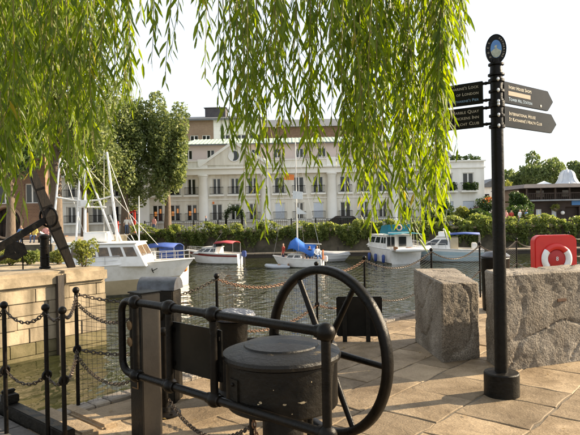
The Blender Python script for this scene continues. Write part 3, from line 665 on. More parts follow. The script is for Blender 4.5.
# right-hand wing, a step nearer
WY = 62.0
wing = thing('terrace_wing', 'plain white end wing with planted balconies and white shutters right of the terrace', 'building', (0, WY, 0))
def wx(px): return at(px, 190, WY).x
wx0, wx1 = wx(437), wx(484.5); wl_ = [447.5, 468.5]
ops = []
for p in wl_: ops += [(wx(p)-.62, wx(p)+.62, 3.9, 5.85), (wx(p)-.62, wx(p)+.62, 1.25, 2.75)]
mb = MB(); wall_open(mb, wx0, wx1, 0, 7.05, ops); mb.box(wx1-.35, wx1, 0.351, 11, 0, 7.05); mb.build('wall', 'stucco_white', wing)
MB().box(wx0+.05, wx1-.4, 0.55, 11, 0.02, 7.0).build('interior', 'inn_wood', wing)
MB().box(wx0-.1, wx1+.12, -0.12, -0.002, 6.35, 6.5).build('cornice', 'column_paint', wing); MB().box(wx0-.1, wx1+.16, -0.18, 11, 7.052, 7.2).build('parapet_cap', 'column_paint', wing)
m_wf = mesh_of(frame_mesh(1.24, 1.95), 'window', 'frame_white'); m_wp = mesh_of(MB().box(-.53, -.08, .03, .05, .09, 1.86).box(.08, .53, .03, .05, .09, 1.86), 'pane', 'pane')
for p in wl_:
    x = wx(p); w_ = link('window', m_wf, wing, (x, .12, 3.9)); link('pane', m_wp, w_)
    sh = MB().box(x-.6, x+.6, 0.10, 0.16, 1.26, 2.74).build('shutter', 'blind', wing)
    for k in range(9): MB().box(x-.56, x+.56, 0.085, 0.098, 1.32+k*.155, 1.42+k*.155).build('slat', 'blind', sh)
    b_ = link('balcony', mesh_of(MB().box(-.95, .95, -0.65, -.002, -.2, -.03), 'balcony', 'column_paint'), wing, (x, 0, 3.9)); link('railing', mesh_of(balcony_mb(1.8, 0.85, 0.6), 'railing', 'iron'), b_)
    bp = lobes_pts([((-.45, -.68, .45), (.45, .16, .42)), ((.45, -.68, .45), (.45, .16, .42)), ((0, -.62, .3), (.6, .2, .3))], 700, int(p)); leaves_np('balcony_plants', bp, 0.2, 'dark_leaf', b_, int(p))
# glazed lean-to and plants on the wing roof
mb = MB(); mb.add([(wx0-1.5, 2, 7.2), (wx(470), 2, 7.2), (wx(458), 6, 9.3), (wx0-1.5, 6, 9.6), (wx(470), 8, 7.2), (wx0-1.5, 8, 7.2)], [(0, 1, 2, 3), (1, 4, 2), (3, 2, 4, 5), (0, 3, 5)]); gr = mb.build('glazed_roof', 'lead', wing)
for k in range(7):
    x = wx0-1+k*0.75; MB().beam((x, 2.0, 7.26), (x, 5.9, 9.3), .07, .07).build('glazing_bar', 'frame_white', gr)
rp = lobes_pts([((wx(452)+i*.75, 1.0, 7.45), (.6, .4, .3+.2*(i % 2))) for i in range(5)], 900, 77); leaves_np('roof_plants', rp, 0.22, 'dark_leaf', wing, 3)

# iron railing along the far promenade
def far_rail(x0, x1, y, label, h=1.15):
    t = thing('iron_railing', label, 'railing', ((x0+x1)/2, y, 0)); L_ = (x1-x0)/2
    MB().box(-L_, L_, -.03, .03, h-.05, h).build('top_rail', 'iron', t); MB().box(-L_, L_, -.025, .025, 0.12, 0.17).build('bottom_rail', 'iron', t)
    mb = MB(); k = int(2*L_/0.2)
    for i in range(k+1): x = -L_+2*L_*i/k; mb.box(x-.015, x+.015, -.015, .015, 0.0, h-.05)
    o = mb.build('bars', 'iron', t); o['kind'] = 'stuff'
    k = int(2*L_/2.4)
    for i in range(k+1): x = -L_+2*L_*i/k; MB().box(x-.05, x+.05, -.05, .05, 0, h+.12).build('post', 'iron', t)
far_rail(-15.2, 18, 59.5, 'black iron railing running in front of the cream terrace')
# dark entrance arch in the pediment bay
mb = MB(); xq = fx(237); pts = [(xq-.85, 0), (xq-.85, 1.6)]+[(xq-.85*math.cos(a), 1.6+.75*math.sin(a)) for a in [math.pi*i/10 for i in range(1, 10)]]+[(xq+.85, 1.6), (xq+.85, 0)]
mb.tube([(a, 0, b) for a, b in pts], 0.13, 6); o = mb.build('garden_arch', 'iron'); o.location = (0, 60.4, 0)
tag(o, 'dark leafy arch behind the railing below the pediment', 'arch')
ap = []
for i in range(900):
    a, b = random.choice(pts); ap.append((a+random.gauss(0, .14), random.gauss(0, .12), max(0.05, b+random.gauss(0, .22))))
leaves_np('climber', ap, 0.17, 'dark_leaf', o, 8)

# brick and white building behind
BY = 78.0
def bx_(px): return at(px, 130, BY).x
brk = thing('brick_building', 'taller brown brick and white block rising behind the terrace roof', 'building', (0, BY, 0))
def bz(py, px=215): return at(px, py, BY).z
p0, p1, p2, p3 = bx_(170), bx_(213.5), bx_(262), bx_(385)
zr = bz(119)
def bw(list_px, zb, zt_, w): return [(bx_(p)-w/2, bx_(p)+w/2, zb, zt_) for p in list_px]
zb, zt_ = bz(144), bz(135)
o1 = bw([182, 194, 206], zb, zt_, 1.1); o2 = bw([225, 241, 255], zb, zt_, 1.4); o3 = bw([278, 294, 310, 326, 342, 358, 374], bz(152), bz(143), 1.2)
mb = MB(); wall_open(mb, p0, p1, 0, zr, o1); mb.build('brick_wall', 'brick_tan', brk)
mb = MB(); wall_open(mb, p1+.002, p2, 0, zr-.02, o2, .35, -0.05); mb.build('white_wall', 'stucco_white', brk)
mb = MB(); wall_open(mb, p2+.002, p3, 0, bz(128), o3, .35, 0.6); mb.build('brick_wall', 'brick_brown', brk)
for ops_ in (o1, o2, o3):
    for a, b, c, d in ops_:
        yy = 0.7 if ops_ is o3 else 0.1
        w_ = link('window', mesh_of(frame_mesh(b-a, d-c, 1, .08), 'window', 'frame_white'), brk, ((a+b)/2, yy, c)); q = (b-a)/2-.08
        MB().box(-q, -.06, .03, .05, .08, d-c-.08).box(.06, q, .03, .05, .08, d-c-.08).build('pane', 'pane', w_)
MB().box(p0+.4, p2-.4, .5, 10, 0, zr-.1).build('interior', 'inn_wood', brk); MB().box(p2+.1, p3-.2, 1.1, 10, 0, bz(129)).build('interior', 'inn_wood', brk)
for k in range(8): MB().box(p1+.01, p2, -.075, -.052, zr-.5-k*.55-.02, zr-.5-k*.55).build('wall_joint', 'stucco', brk)
zt2 = bz(112); mb = MB()
mb.add([(p0-.5, -.6, zr), (p2+.4, -.6, zr), (p2-1, 3.5, zt2), (p0+1, 3.5, zt2), (p0-.5, 11, zr), (p2+.4, 11, zr)], [(0, 1, 2, 3), (1, 5, 2), (3, 2, 5, 4), (0, 3, 4), (0, 4, 5, 1)]); rf = mb.build('roof', 'roof_slate', brk)
MB().box(p0-.6, p2+.5, -.75, -.61, zr-.25, zr).build('fascia', 'roof_slate', rf)
q0, q1 = bx_(203), bx_(224); zq = bz(104.5); MB().box(q0, q1, 2.2, 6, zt2-.9, zq).build('plant_room', 'inn_roof', brk)
mb = MB(); mb.add([(q0-.2, 2.0, zq+.002), (q1+.2, 2.0, zq+.002), (q1+.2, 6.2, zq+.002), (q0-.2, 6.2, zq+.002), ((q0+q1)/2, 4, zq+.45)], [(0, 1, 4), (1, 2, 4), (2, 3, 4), (3, 0, 4), (0, 3, 2, 1)]); mb.build('plant_room_roof', 'lead', brk)
mb = MB(); zc = bz(128); mb.add([(p2, 0, zc), (p3+.4, 0, zc), (p3-1, 5, zc+1.8), (p2, 5, zc+1.8), (p3+.4, 11, zc), (p2, 11, zc)], [(0, 1, 2, 3), (1, 4, 2), (3, 2, 4, 5), (0, 3, 5), (0, 5, 4, 1)]); mb.build('roof', 'roof_slate', brk)

# small far white house seen between wing and signpost
hs = thing('small_house', 'small pale house with grey roof far behind, just right of the white wing', 'house', (at(490, 190, 110).x+1, 110, 0))
MB().box(-3, 3, 0, 6, 0, 6.2).build('wall', 'stucco_white', hs); MB().prism([(-3.4, 6.2), (3.4, 6.2), (0, 8.0)], -.4, 6.4, M0).build('roof', 'roof_slate', hs)
for x in (-1.6, 1.4):
    w_ = MB().box(x-.5, x+.5, -.06, -.002, 3.6, 5.0).build('window', 'frame_white', hs); MB().box(x-.42, x+.42, -.075, -.062, 3.68, 4.92).build('pane', 'pane', w_)

# brown brick warehouse at the far left
LY = 46.0
wh_ = thing('brick_warehouse', 'brown brick warehouse with an arched doorway at the far left', 'warehouse', (0, LY, 0))
def lx(px): return at(px, 215, LY).x
def lz(py): return at(15, py, LY).z
a0, a1 = lx(-30), lx(46); xc = lx(6); wr = 1.15; zc = lz(222)
mb = MB(); ops = [(xc-wr, xc+wr, 0, zc)]
for p in (5, 32): 
    for zz in (lz(208)+.35, lz(208)+4, lz(208)+7.6): ops.append((lx(p)-.55, lx(p)+.55, zz, zz+1.6))
wall_open(mb, a0, a1, 0, zc, ops[:1], .5); 
# arch ring filler: wall above the springing cut to a half-round
N_ = 14; zt_ = zc+wr+0.25
for i in range(N_):
    t0, t1 = math.pi*i/N_, math.pi*(i+1)/N_
    xA, xB = xc-wr*math.cos(t0), xc-wr*math.cos(t1); zA, zB = zc+wr*math.sin(t0), zc+wr*math.sin(t1)
    mb.prism([(xA, zA), (xB, zB), (xB, zt_), (xA, zt_)], 0, .5, M0)
mb.box(a0, xc-wr, 0, .5, zc, zt_); mb.box(xc+wr, a1, 0, .5, zc, zt_)
wall_open(mb, a0, a1, zt_, 14, [o for o in ops[1:] if o[2] > zt_], .5); mb.build('wall', 'brick_brown', wh_)
for o_ in [o for o in ops[1:] if o[2] > zt_]:
    w_ = link('window', mesh_of(frame_mesh(1.1, 1.6, 1, .08), 'window', 'frame_white'), wh_, ((o_[0]+o_[1])/2, .15, o_[2])); MB().box(-.47, -.06, .03, .05, .08, 1.52).box(.06, .47, .03, .05, .08, 1.52).build('pane', 'pane', w_)
ar = MB().torus((xc, -.02, zc), wr+.14, .1, (0, 1, 0), 40, 6).build('arch_ring', 'brick_tan', wh_)
MB().box(a0+.2, a1-.2, .7, 3, 0, 13.9).build('interior', 'inn_wood', wh_); MB().box(a0-.3, a1+.3, -.3, 3.3, 14.002, 14.4).build('roof', 'roof_slate', wh_)
mb = MB()
for k in (-.6, 0, .6): mb.box(xc+k-.04, xc+k+.04, .45, .5, 0, zc+.9)
mb.box(xc-wr, xc+wr, .44, .49, zc-.05, zc+.05); mb.build('doorway_bars', 'iron', wh_)

# dark timber inn at the right
IY = 63.0
inn = thing('timber_inn', 'dark timber inn with gallery and pale dome at the far right', 'building', (0, IY, 0))
def ix(px): return at(px, 205, IY).x
def iz(py): return at(550, py, IY).z
i0, i1 = ix(526.5), ix(640); zg, ze = iz(201), iz(188)
ops = [(ix(537)-.1, ix(541.5), iz(217), iz(209)), (ix(551.5), ix(556.5), iz(217), iz(208)), (ix(565), ix(579), 0, iz(207))]
mb = MB(); wall_open(mb, i0, i1, 0, zg, ops, .3); mb.build('lower_wall', 'inn_wood', inn)
for a, b, c, d in ops[:2]:
    w_ = link('window', mesh_of(frame_mesh(b-a, d-c, 1, .06), 'window', 'frame_white'), inn, ((a+b)/2, .08, c)); MB().box(-(b-a)/2+.06, (b-a)/2-.06, .04, .06, .06, d-c-.06).build('pane', 'blind', w_)
MB().box(i0+.1, i1, .5, 9, 0, zg-.02).build('interior', 'inn_wood', inn)
MB().box(i0-.4, i1, -.9, .32, zg+.002, zg+.14).build('gallery_floor', 'lead', inn); MB().box(i0, i1, 2.0, 9, zg+.15, ze-.05).build('upper_wall', 'inn_wood', inn)
for k in range(9):
    x = i0-.2+k*1.55; MB().box(x-.08, x+.08, -.75, -.6, zg+.14, ze).build('gallery_post', 'inn_wood', inn)
MB().box(i0-.3, i1, -.72, -.66, zg+.8, zg+.9).build('gallery_rail', 'inn_wood', inn)
mb = MB()
for k in range(60): x = i0-.2+k*.21; mb.box(x-.02, x+.02, -.71, -.67, zg+.14, zg+.8)
o = mb.build('balusters', 'inn_wood', inn); o['kind'] = 'stuff'
for k in (1, 3, 5, 6): w_ = MB().box(i0+.4+k*1.5, i0+1.3+k*1.5, 1.93, 1.998, zg+.5, ze-.2).build('gallery_window', 'boat_glass_warm', inn)
mb = MB(); mb.add([(i0-.8, -1.2, ze), (i1, -1.2, ze), (i1, 9, ze), (i0-.8, 9, ze), (i0-.3, -.4, ze+.45), (i1, -.4, ze+.45), (i1, 8.5, ze+.5), (i0-.3, 8.5, ze+.5)], [(0, 1, 5, 4), (1, 2, 6, 5), (2, 3, 7, 6), (3, 0, 4, 7), (4, 5, 6, 7), (0, 3, 2, 1)]); mb.build('roof', 'inn_roof', inn)
MB().box(ix(571.5), ix(600), -.06, -.002, iz(205.5), iz(200.8)-.05).build('blue_fascia', 'inn_blue', inn)
zd = iz(185.5); mb = MB(); mb.lathe([(1.55, 0), (1.5, .1), (1.15, .35), (0.92, .75), (0.82, 1.15), (0.66, 1.5), (0.4, 1.72), (0.1, 1.82), (0.05, 2.0), (0.001, 2.02)], 20); dm = mb.build('dome', 'dome_lead', inn, 40, 0, (ix(572), 1.0, zd))
for k in range(10):
    a = 2*math.pi*k/10; pr = [(1.56, 0.02), (1.16, .36), (0.93, .76), (0.83, 1.16), (0.67, 1.52), (0.4, 1.74)]
    MB().tube([(r_*math.cos(a), r_*math.sin(a), z) for r_, z in pr], .03, 5).build('dome_rib', 'dome_lead', dm)
zt3 = iz(186.8); mb = MB(); mb.lathe([(2.0, 0), (1.1, .28), (.25, .62), (.02, .72)], 8); mb.build('pavilion_roof', 'tent_white', inn, None, 0, (ix(549), 1.2, zt3))
MB().box(ix(537.2)-.1, ix(537.2)+.1, .8, 1.0, zt3-.1, zt3+.35).build('chimney_pot', 'brick_tan', inn)
hb = MB().ball((0, 0, 0), 0.22, 10, 6).build('globe_lamp', 'frame_white', inn, 60, 0, (ix(561), -.35, iz(213)))
MB().tube([(0, 0, .2), (0, .35, .3)], .03, 5).build('lamp_bracket', 'iron', hb)
bk = thing('hanging_basket', 'round hanging flower basket on the dark timber inn', 'basket', (ix(553), IY-.55, iz(209)))
MB().lathe([(.05, -.3), (.3, -.1), (.36, .05)], 10).build('bowl', 'bark', bk); leaves_np('flowers', lobes_pts([((0, 0, .15), (.45, .4, .4))], 300, 9), .16, 'bush_leaf', bk, 9)
MB().tube([(0, 0, .1), (0, 0, .75), (0, .55, .8)], .02, 5).build('hook', 'iron', bk)

# ------------------------------------------------------------------ far trees
def T(name, label, px, Y, pyt, pyb, halfw, leafm, leaf, n, seed, **k):
    x = at(px, 200, Y).x; zt = at(px, pyt, Y).z; zb = max(at(px, pyb, Y).z, 0.5); rx = halfw*Y/FPX
    return tree(name, label, (x, Y, 0), zt, (x, Y, (zt+zb)/2), (rx, rx*0.9, (zt-zb)/2), leafm, leaf, n, seed, **k)
T('plane_tree', 'dark green plane tree behind the boat masts, taller of the pair beside the terrace', 124, 57.5, 84, 208, 37, 'plane_leaf', 0.30, 20000, 21, trunk_r=.38, nl=24)
T('plane_tree', 'narrower plane tree left of the pediment with its trunk against the cream wall', 167, 58.2, 91, 206, 27, 'plane_leaf', 0.30, 15000, 22, trunk_r=.33, nl=20)
T('plane_tree', 'tall dark tree filling the top left behind the hanging willow fronds', 55, 43, -40, 203, 62, 'plane_leaf', 0.30, 22000, 23, trunk_r=.45, nl=26)
T('plane_tree', 'tree by the brick warehouse behind the leaning anchor stock', 10, 41, 60, 200, 52, 'dark_leaf', 0.30, 12000, 24, trunk_r=.3, nl=18)
T('plane_tree', 'plane tree behind the yacht masts, left of the taller pair', 84, 52, 92, 210, 36, 'plane_leaf', 0.28, 17000, 31, trunk_r=.3, nl=18)
T('willow_tree', 'broad grey-green willow behind the pale pavilion roof', 543, 92, 148, 205, 26, 'far_leaf', 0.45, 11000, 25, trunk_r=.5, nl=20, droop=2.0)
T('willow_tree', 'lower willow left of the broad one, beside the signpost', 515, 96, 163, 206, 20, 'far_leaf', 0.45, 8000, 26, trunk_r=.45, nl=16, droop=2.0)
T('willow_tree', 'willow at the right edge behind the dome', 583, 95, 154, 205, 18, 'far_leaf', 0.45, 8000, 27, trunk_r=.45, nl=16, droop=2.0)
T('small_tree', 'small yellow-green tree left of the timber inn', 509, 70, 178, 212, 11, 'bush_leaf', 0.25, 2500, 28, trunk_r=.15, nl=10)
T('small_tree', 'dark green tree against the left end of the timber inn', 521, 60.5, 187, 222, 13, 'dark_leaf', 0.25, 4500, 29, trunk_r=.15, nl=12)
T('background_tree', 'hazy tree far behind the small pale house', 494, 130, 188, 215, 22, 'far_leaf', 0.5, 3500, 30, trunk_r=.3, nl=10)
for i, (px, py, Y, rx, rz, m, lab) in enumerate([
    (433, 217, 58.5, 1.5, 1.3, 'dark_leaf', 'dark green shrub at the left foot of the white wing'),
    (443, 211, 59.5, 1.2, 1.2, 'dark_leaf', 'upright dark shrub under the left planted balcony'),
    (458, 216, 59, 1.1, 1.0, 'bush_leaf', 'bright yellow-green shrub under the white shutters'),
    (470, 213, 60, 1.3, 0.7, 'purple_leaf', 'purple-leaved shrub under the right white shutter'),
    (478, 217, 58, 1.3, 0.9, 'dark_leaf', 'rounded clipped shrub at the right foot of the wing'),
    (488, 208, 61, 1.6, 1.7, 'dark_leaf', 'large dark shrub beside the end wall of the wing'),
    (475, 226, 56.5, 1.1, 0.8, 'ivy_leaf', 'rounded green bush above the sport boat cabin'),
    (512, 216, 58.5, 2.0, 1.2, 'dark_leaf', 'dark rounded bush just right of the signpost by the inn'),
    (523, 219, 57.5, 1.3, 0.7, 'ivy_leaf', 'low green bush in front of the timber inn')]):
    c = at(px, py, Y); rz = min(rz, c.z-0.02) if c.z > 0.3 else rz
    bush('shrub', lab, (c.x, c.y, max(c.z, rz)), (rx, rx*.8, rz), m, 0.24, 1500, 50+i)
c = at(487.5, 199, 60.2); f_ = leaves_np('orange_blossom', [(c.x+random.gauss(0, .3), c.y+random.gauss(0, .15), c.z+random.gauss(0, .2)) for i in range(60)], .15, 'orange_petal', None, 4)
f_['label'] = 'spray of orange blossom on the shrub beside the white wing'; f_['category'] = 'blossom'

# ================================================================== NEAR QUAY THINGS
# ---- winding gear: drum housing on a column with a big spoked hand wheel
DC = Vector((-0.07, 3.60, 0)); ND = EU.copy()            # away from camera
gear = thing('winding_gear', 'black iron lock winding gear with round drum housing and big spoked hand wheel', 'winding gear', DC)
zr0, zr1 = 0.415, 0.745
mb = MB(); mb.lathe([(0.13, -0.02), (0.13, 0.03), (0.128, 0.40), (0.12, 0.42)], 24); mb.build('column', 'iron_old', gear, 40)
mb = MB(); mb.lathe([(0.24, -0.02), (0.24, 0.035), (0.2, 0.06), (0.135, 0.062)], 28); mb.build('base_flange', 'iron_old', gear, 30)
mb = MB(); mb.lathe([(0.10, zr0), (0.345, zr0), (0.352, zr0+.01), (0.352, zr1-.05), (0.30, zr1-.04)], 48); hs_ = mb.build('drum_housing', 'iron_old', gear, 30)
mb = MB(); mb.lathe([(0.353, zr1-.045), (0.372, zr1-.04), (0.376, zr1-.02), (0.370, zr1-.002), (0.355, zr1+.004), (0.30, zr1+.022), (0.24, zr1+.036), (0.235, zr1+.045), (0.15, zr1+.06), (0.06, zr1+.068), (0.001, zr1+.07)], 48); lid = mb.build('lid', 'iron_lid', gear, 25)
# latch plate and paint chips on the housing
def on_drum(px_ang, z0, z1, w, th, nm, m, par, bev=0.003):
    k = 5; vs = []; b = MB()
    for rr in (0.350, 0.352+th):
        for j in range(k+1):
            a = px_ang-w/2+w*j/k
            for z in (z0, z1): vs.append((rr*math.cos(a), rr*math.sin(a), z))
    n_ = 2*(k+1); fs = []
    for j in range(k): i = 2*j; fs += [(n_+i, n_+i+2, n_+i+3, n_+i+1), (i, i+1, n_+i+1, n_+i)] if j == 0 else [(n_+i, n_+i+2, n_+i+3, n_+i+1)]
    for j in range(k): i = 2*j; fs += [(i, n_+i, n_+i+2, i+2), (i+1, i+3, n_+i+3, n_+i+1)]
    fs.append((n_-2, n_-1, 2*n_-1, 2*n_-2)); b.add(vs, fs); return b.build(nm, m, par)
lp = on_drum(R(-142), 0.50, 0.63, 0.22, 0.012, 'latch_plate', 'iron_old', hs_); MB().ball((0.37*math.cos(R(-142)), 0.37*math.sin(R(-142)), .60), .012, 8, 5).build('latch_bolt', 'iron', lp, 60)
rgc = random.Random(5)
for a, z, w, h in ((-110, .523, .030, .008), (-87, .516, .05, .006), (-70, .520, .085, .008), (-112, .512, .02, .005), (-97, .60, .012, .004), (-60, .63, .010, .006), (-80, .46, .014, .004)):
    b = MB(); k = 11; vs = []
    for j in range(k):
        t = 2*math.pi*j/k; q = rgc.uniform(.55, 1.1); aa = R(a)+w*math.cos(t)*q; vs.append((.3535*math.cos(aa), .3535*math.sin(aa), z+h*math.sin(t)*q))
    vs.append((.3535*math.cos(R(a)), .3535*math.sin(R(a)), z)); b.add(vs, [(j, (j+1) % k, k) for j in range(k)]); b.build('paint_chip', 'chips', hs_)
# wheel
HUB = Vector((0.226, 3.985, 0.650))-DC; WR_ = 0.592; WA = R(-49)   # wheel plane direction
wd = Vector((math.cos(WA), math.sin(WA), 0)); wn_ = Vector((-wd.y, wd.x, 0))
MW = Matrix((wd, Vector((0, 0, 1)), -wn_)).transposed()
t2 = .034; ri, ro = WR_-.060, WR_
prof = [(ri+.006, -t2+.004), (ri, -t2+.012), (ri, t2-.012), (ri+.006, t2-.004), (ri+.02, t2), (ro-.02, t2), (ro-.006, t2-.005), (ro, t2-.015), (ro, -t2+.015), (ro-.006, -t2+.005), (ro-.02, -t2), (ri+.02, -t2), (ri+.006, -t2+.004)]
mb = MB(); nn_ = 72; mm_ = len(prof)-1; vs = []; fs = []
for k in range(nn_):
    a = 2*math.pi*k/nn_
    for r_, z in prof[:-1]: vs.append(HUB + MW @ Vector((r_*math.cos(a), r_*math.sin(a), z)))
for k in range(nn_):
    for j in range(mm_): fs.append((k*mm_+j, ((k+1) % nn_)*mm_+j, ((k+1) % nn_)*mm_+(j+1) % mm_, k*mm_+(j+1) % mm_))
mb.add(vs, fs); mb.build('wheel_rim', 'iron', gear, 50)
for k in range(6):
    a = R(60*k-2); d = MW @ Vector((math.cos(a), math.sin(a), 0)); MB().tube([HUB+d*.05, HUB+d*.3, HUB+d*(ri+.01)], [.027, .022, .019], 10).build('spoke', 'iron', gear, 60)
mb = MB(); mb.lathe([(0.001, -.09), (.05, -.085), (.07, -.06), (.07, .05), (.055, .07), (.001, .075)], 20, MW, HUB); mb.build('hub', 'iron', gear, 40)
MB().tube([HUB, Vector((0, 0, HUB.z))+ND*.3], .03, 12).build('axle', 'iron', gear, 60)
mb = MB(); q = HUB+Vector((wd.x*.06, wd.y*.06, 0)); mb.tube([(HUB.x*.6, HUB.y*.6, .42), (HUB.x*.6, HUB.y*.6, -.02)], .022, 8); mb.build('strut', 'iron_old', gear, 60)
MB().tube([(-.19, -.12, .42), (-.19, -.12, -.02)], .014, 8).build('strut', 'iron_old', gear, 60)

# ---- pipe railing with ball joints and hanging board
RA, RB = Vector((0.170, 2.895, 0)), Vector((-1.235, 4.165, 0)); rd = (RB-RA).normalized(); rn = Vector((rd.y, -rd.x, 0))
if rn.y < 0: rn = -rn
rail = thing('pipe_railing', 'black pipe railing with ball joints crossing in front of the drum', 'railing', RA)
ZT, ZB = 1.0, 0.478
Lr = (RB-RA).length
def rp(s_, z): return rd*s_+Vector((0, 0, z))
MB().tube([rp(.005, ZT), rp(Lr-.07, ZT)], .0265, 14).build('top_rail', 'iron', rail, 60)
MB().tube([rp(0, ZB), rp(Lr-.07, ZB)], .0265, 14).build('bottom_rail', 'iron', rail, 60)
lpts = []
for k in range(9): a = R(90)*(k/8); lpts.append(rp(Lr-.07+.09*math.sin(a), ZT-.09+.09*math.cos(a)))
for k in range(9): a = R(90)*(k/8); lpts.append(rp(Lr-.07+.09*math.cos(a), ZB+.09-.09*math.sin(a)))
MB().tube(lpts, .0265, 12).build('end_loop', 'iron', rail, 60)
s1 = (Vector((-.48, 3.49, 0))-RA).length; s2 = (Vector((-.81, 3.80, 0))-RA).length
for s_, zb in ((0, -.02), (s1, ZB), (s2, ZB), (Lr-.16, ZB)):
    MB().tube([rp(s_, zb), rp(s_, ZT)], .025, 12).build('post', 'iron', rail, 60)
    for z in (ZT, ZB):
        b = MB().ball(rp(s_, z), .05, 18, 12); b.build('ball_joint', 'iron', rail, 60)
        MB().tube([rp(s_-(.055 if s_ else -.03), z), rp(s_+.058, z)], .035, 14).build('collar', 'iron', rail, 40)
s3 = Lr*.62
b0, b1 = s1-.035, s2+.055
M_ = Matrix(((rd.x, rn.x, 0, 0), (rd.y, rn.y, 0, 0), (0, 0, 1, 0), (0, 0, 0, 1)))
MB().box(b0, b1, .03, .045, ZB+.10, ZT-.10, M_).build('board', 'sign_black', rail, None, .004)
for s_ in (s1, s2):
    for z in (ZB+.15, ZT-.15): MB().box(s_-.03, s_+.03, .018, .0295, z-.012, z+.012, M_).build('board_clip', 'iron', rail)

# ---- square gate post
PW = .082
pc = RA + rd*(Lr-.085) + rn*(PW+.045)
gp = thing('gate_post', 'square brown-painted metal post with two round bolts at the railing end', 'post', pc)
mb = MB(); mb.box(-PW, PW, -PW, PW, -.02, 1.045, M_); mb.mi = [1, 1, 1, 1, 1, 1]
o = mb.build('shaft', ['iron_old', 'post_paint'], gp, None, .006)
for p_ in o.data.polygons: p_.material_index = 0 if p_.normal.dot(-rn) > .7 or p_.normal.dot(rd) > .7 else 1  # faces turned from the sun get the dark material: shade put into colour
MB().box(-PW-.008, PW+.008, -PW-.008, PW+.008, 1.047, 1.058, M_).build('cap', 'iron_old', gp, None, .004)
for z in (.82, .70):
    Mx = M_ @ Matrix.Translation((.02, -PW-.022, z)) @ Matrix.Rotation(R(90), 4, 'X')
    MB().lathe([(.001, .0), (.03, .0), (.034, .006), (.034, .016), (.001, .02)], 16, Mx.to_3x3(), Mx.translation+Vector((0, 0, 0))).build('round_bolt', 'bronze', gp, 40)
mb = MB()
for a, b in (((-.035, .43), (.035, .43)), ((-.035, .43), (-.035, .36)), ((-.035, .36), (.035, .36))): mb.beam(M_ @ Vector((a[0]+.01, -PW-.004, a[1])), M_ @ Vector((b[0]+.01, -PW-.004, b[1])), .008, .008)
mb.build('staple', 'bronze', gp)

# ---- flanged chain stanchion with chain to the gear
fp = gz(165, 414)
st = thing('flanged_stanchion', 'short black stanchion on a round floor flange behind the hanging board', 'stanchion', fp)
MB().lathe([(.13, -.004), (.13, .012), (.10, .02), (.05, .026), (.045, .06), (.032, .065)], 28).build('flange', 'iron', st, 30)
MB().tube([(0, 0, .05), (0, 0, .66)], .029, 12).build('shaft', 'iron', st, 60)
for k in range(4): a = R(45+90*k); MB().lathe([(.012, .012), (.012, .026), (.001, .028)], 8, None, (.10*math.cos(a), .10*math.sin(a), 0)).build('bolt', 'iron', st)
MB().ball((0, 0, .67), .04, 14, 8).build('ball_cap', 'iron', st, 60)
mb = MB(); chain_mesh(mb, Vector((.03, 0, .12)), DC+Vector((-.20, -.10, .30))-fp, .17, .042, .0055); mb.build('chain', 'dark_chain', st)
mb = MB(); chain_mesh(mb, Vector((-.19, -.14, .42)), Vector((-.12, -.1, .005)), .0, .05, .006); mb.build('hanging_chain', 'rust_chain', gear)

# ---- cabinet with barrel lid, mooring bollard, low panel
cc_ = at(161, 300, 5.0); cb = thing('service_cabinet', 'small dark cabinet with shiny barrel lid behind the square post', 'cabinet', (cc_.x, 5.0, 0), R(-10))
MB().box(-.15, .15, -.10, .10, -.01, .97).build('body', 'iron_old', cb, None, .008)
Mx = Matrix.Rotation(R(90), 3, 'Y')
mb = MB(); out = [(.108*math.cos(math.pi*k/14), .108*math.sin(math.pi*k/14)) for k in range(15)]
mb.prism([(x, z+.972) for x, z in out], -.165, .175, Matrix.Rotation(R(90), 4, 'Z')); mb.build('barrel_lid', 'steel_lid', cb, 30)
MB().torus((.02, -.115, .78), .045, .010, (0.25, 1, 0), 20, 6, 1.35).build('lifting_ring', 'iron', cb, 60)
MB().box(-.11, .11, -.107, -.101, .15, .85).build('door_panel', 'iron_old', cb)

bl_ = gz(234, 395); bl_ = Vector((at(233, 311, 5.0).x, 5.0, 0))
bo = thing('mooring_bollard', 'squat black mooring bollard with bird-spattered cap behind the railing', 'bollard', bl_)
MB().lathe([(.18, -.01), (.18, .05), (.135, .09), (.12, .3), (.125, .62), (.14, .68)], 28).build('barrel', 'iron_old', bo, 30)
mat('spattered', (0.035, 0.04, 0.055), .45, 0, (.5, .52, .55), 26, detail=6, lo=.56, hi=.66, bump=.3, bscale=40)
MB().lathe([(.12, .682), (.19, .70), (.197, .73), (.18, .755), (.10, .775), (.001, .78)], 32).build('cap', 'spattered', bo, 40)
MB().tube([(-.22, 0, .5), (.22, 0, .5)], .03, 10).build('cross_bar', 'iron_old', bo, 60)

ip = gz(361, 341); pn = thing('low_panel', 'low black board on legs behind the hand wheel', 'panel', ip, R(-6))
MB().box(-.30, .27, -.02, .02, .06, .56).build('board', 'sign_black', pn, None, .012)
for x in (-.2, .09): MB().box(x-.028, x+.028, -.055, -.022, -.01, .5).build('leg', 'iron_old', pn)
for x in (-.2, .09): MB().box(x-.012, x+.012, -.065, -.056, .47, .49).build('bolt', 'rust_chain', pn)
# power box inside the wheel edge

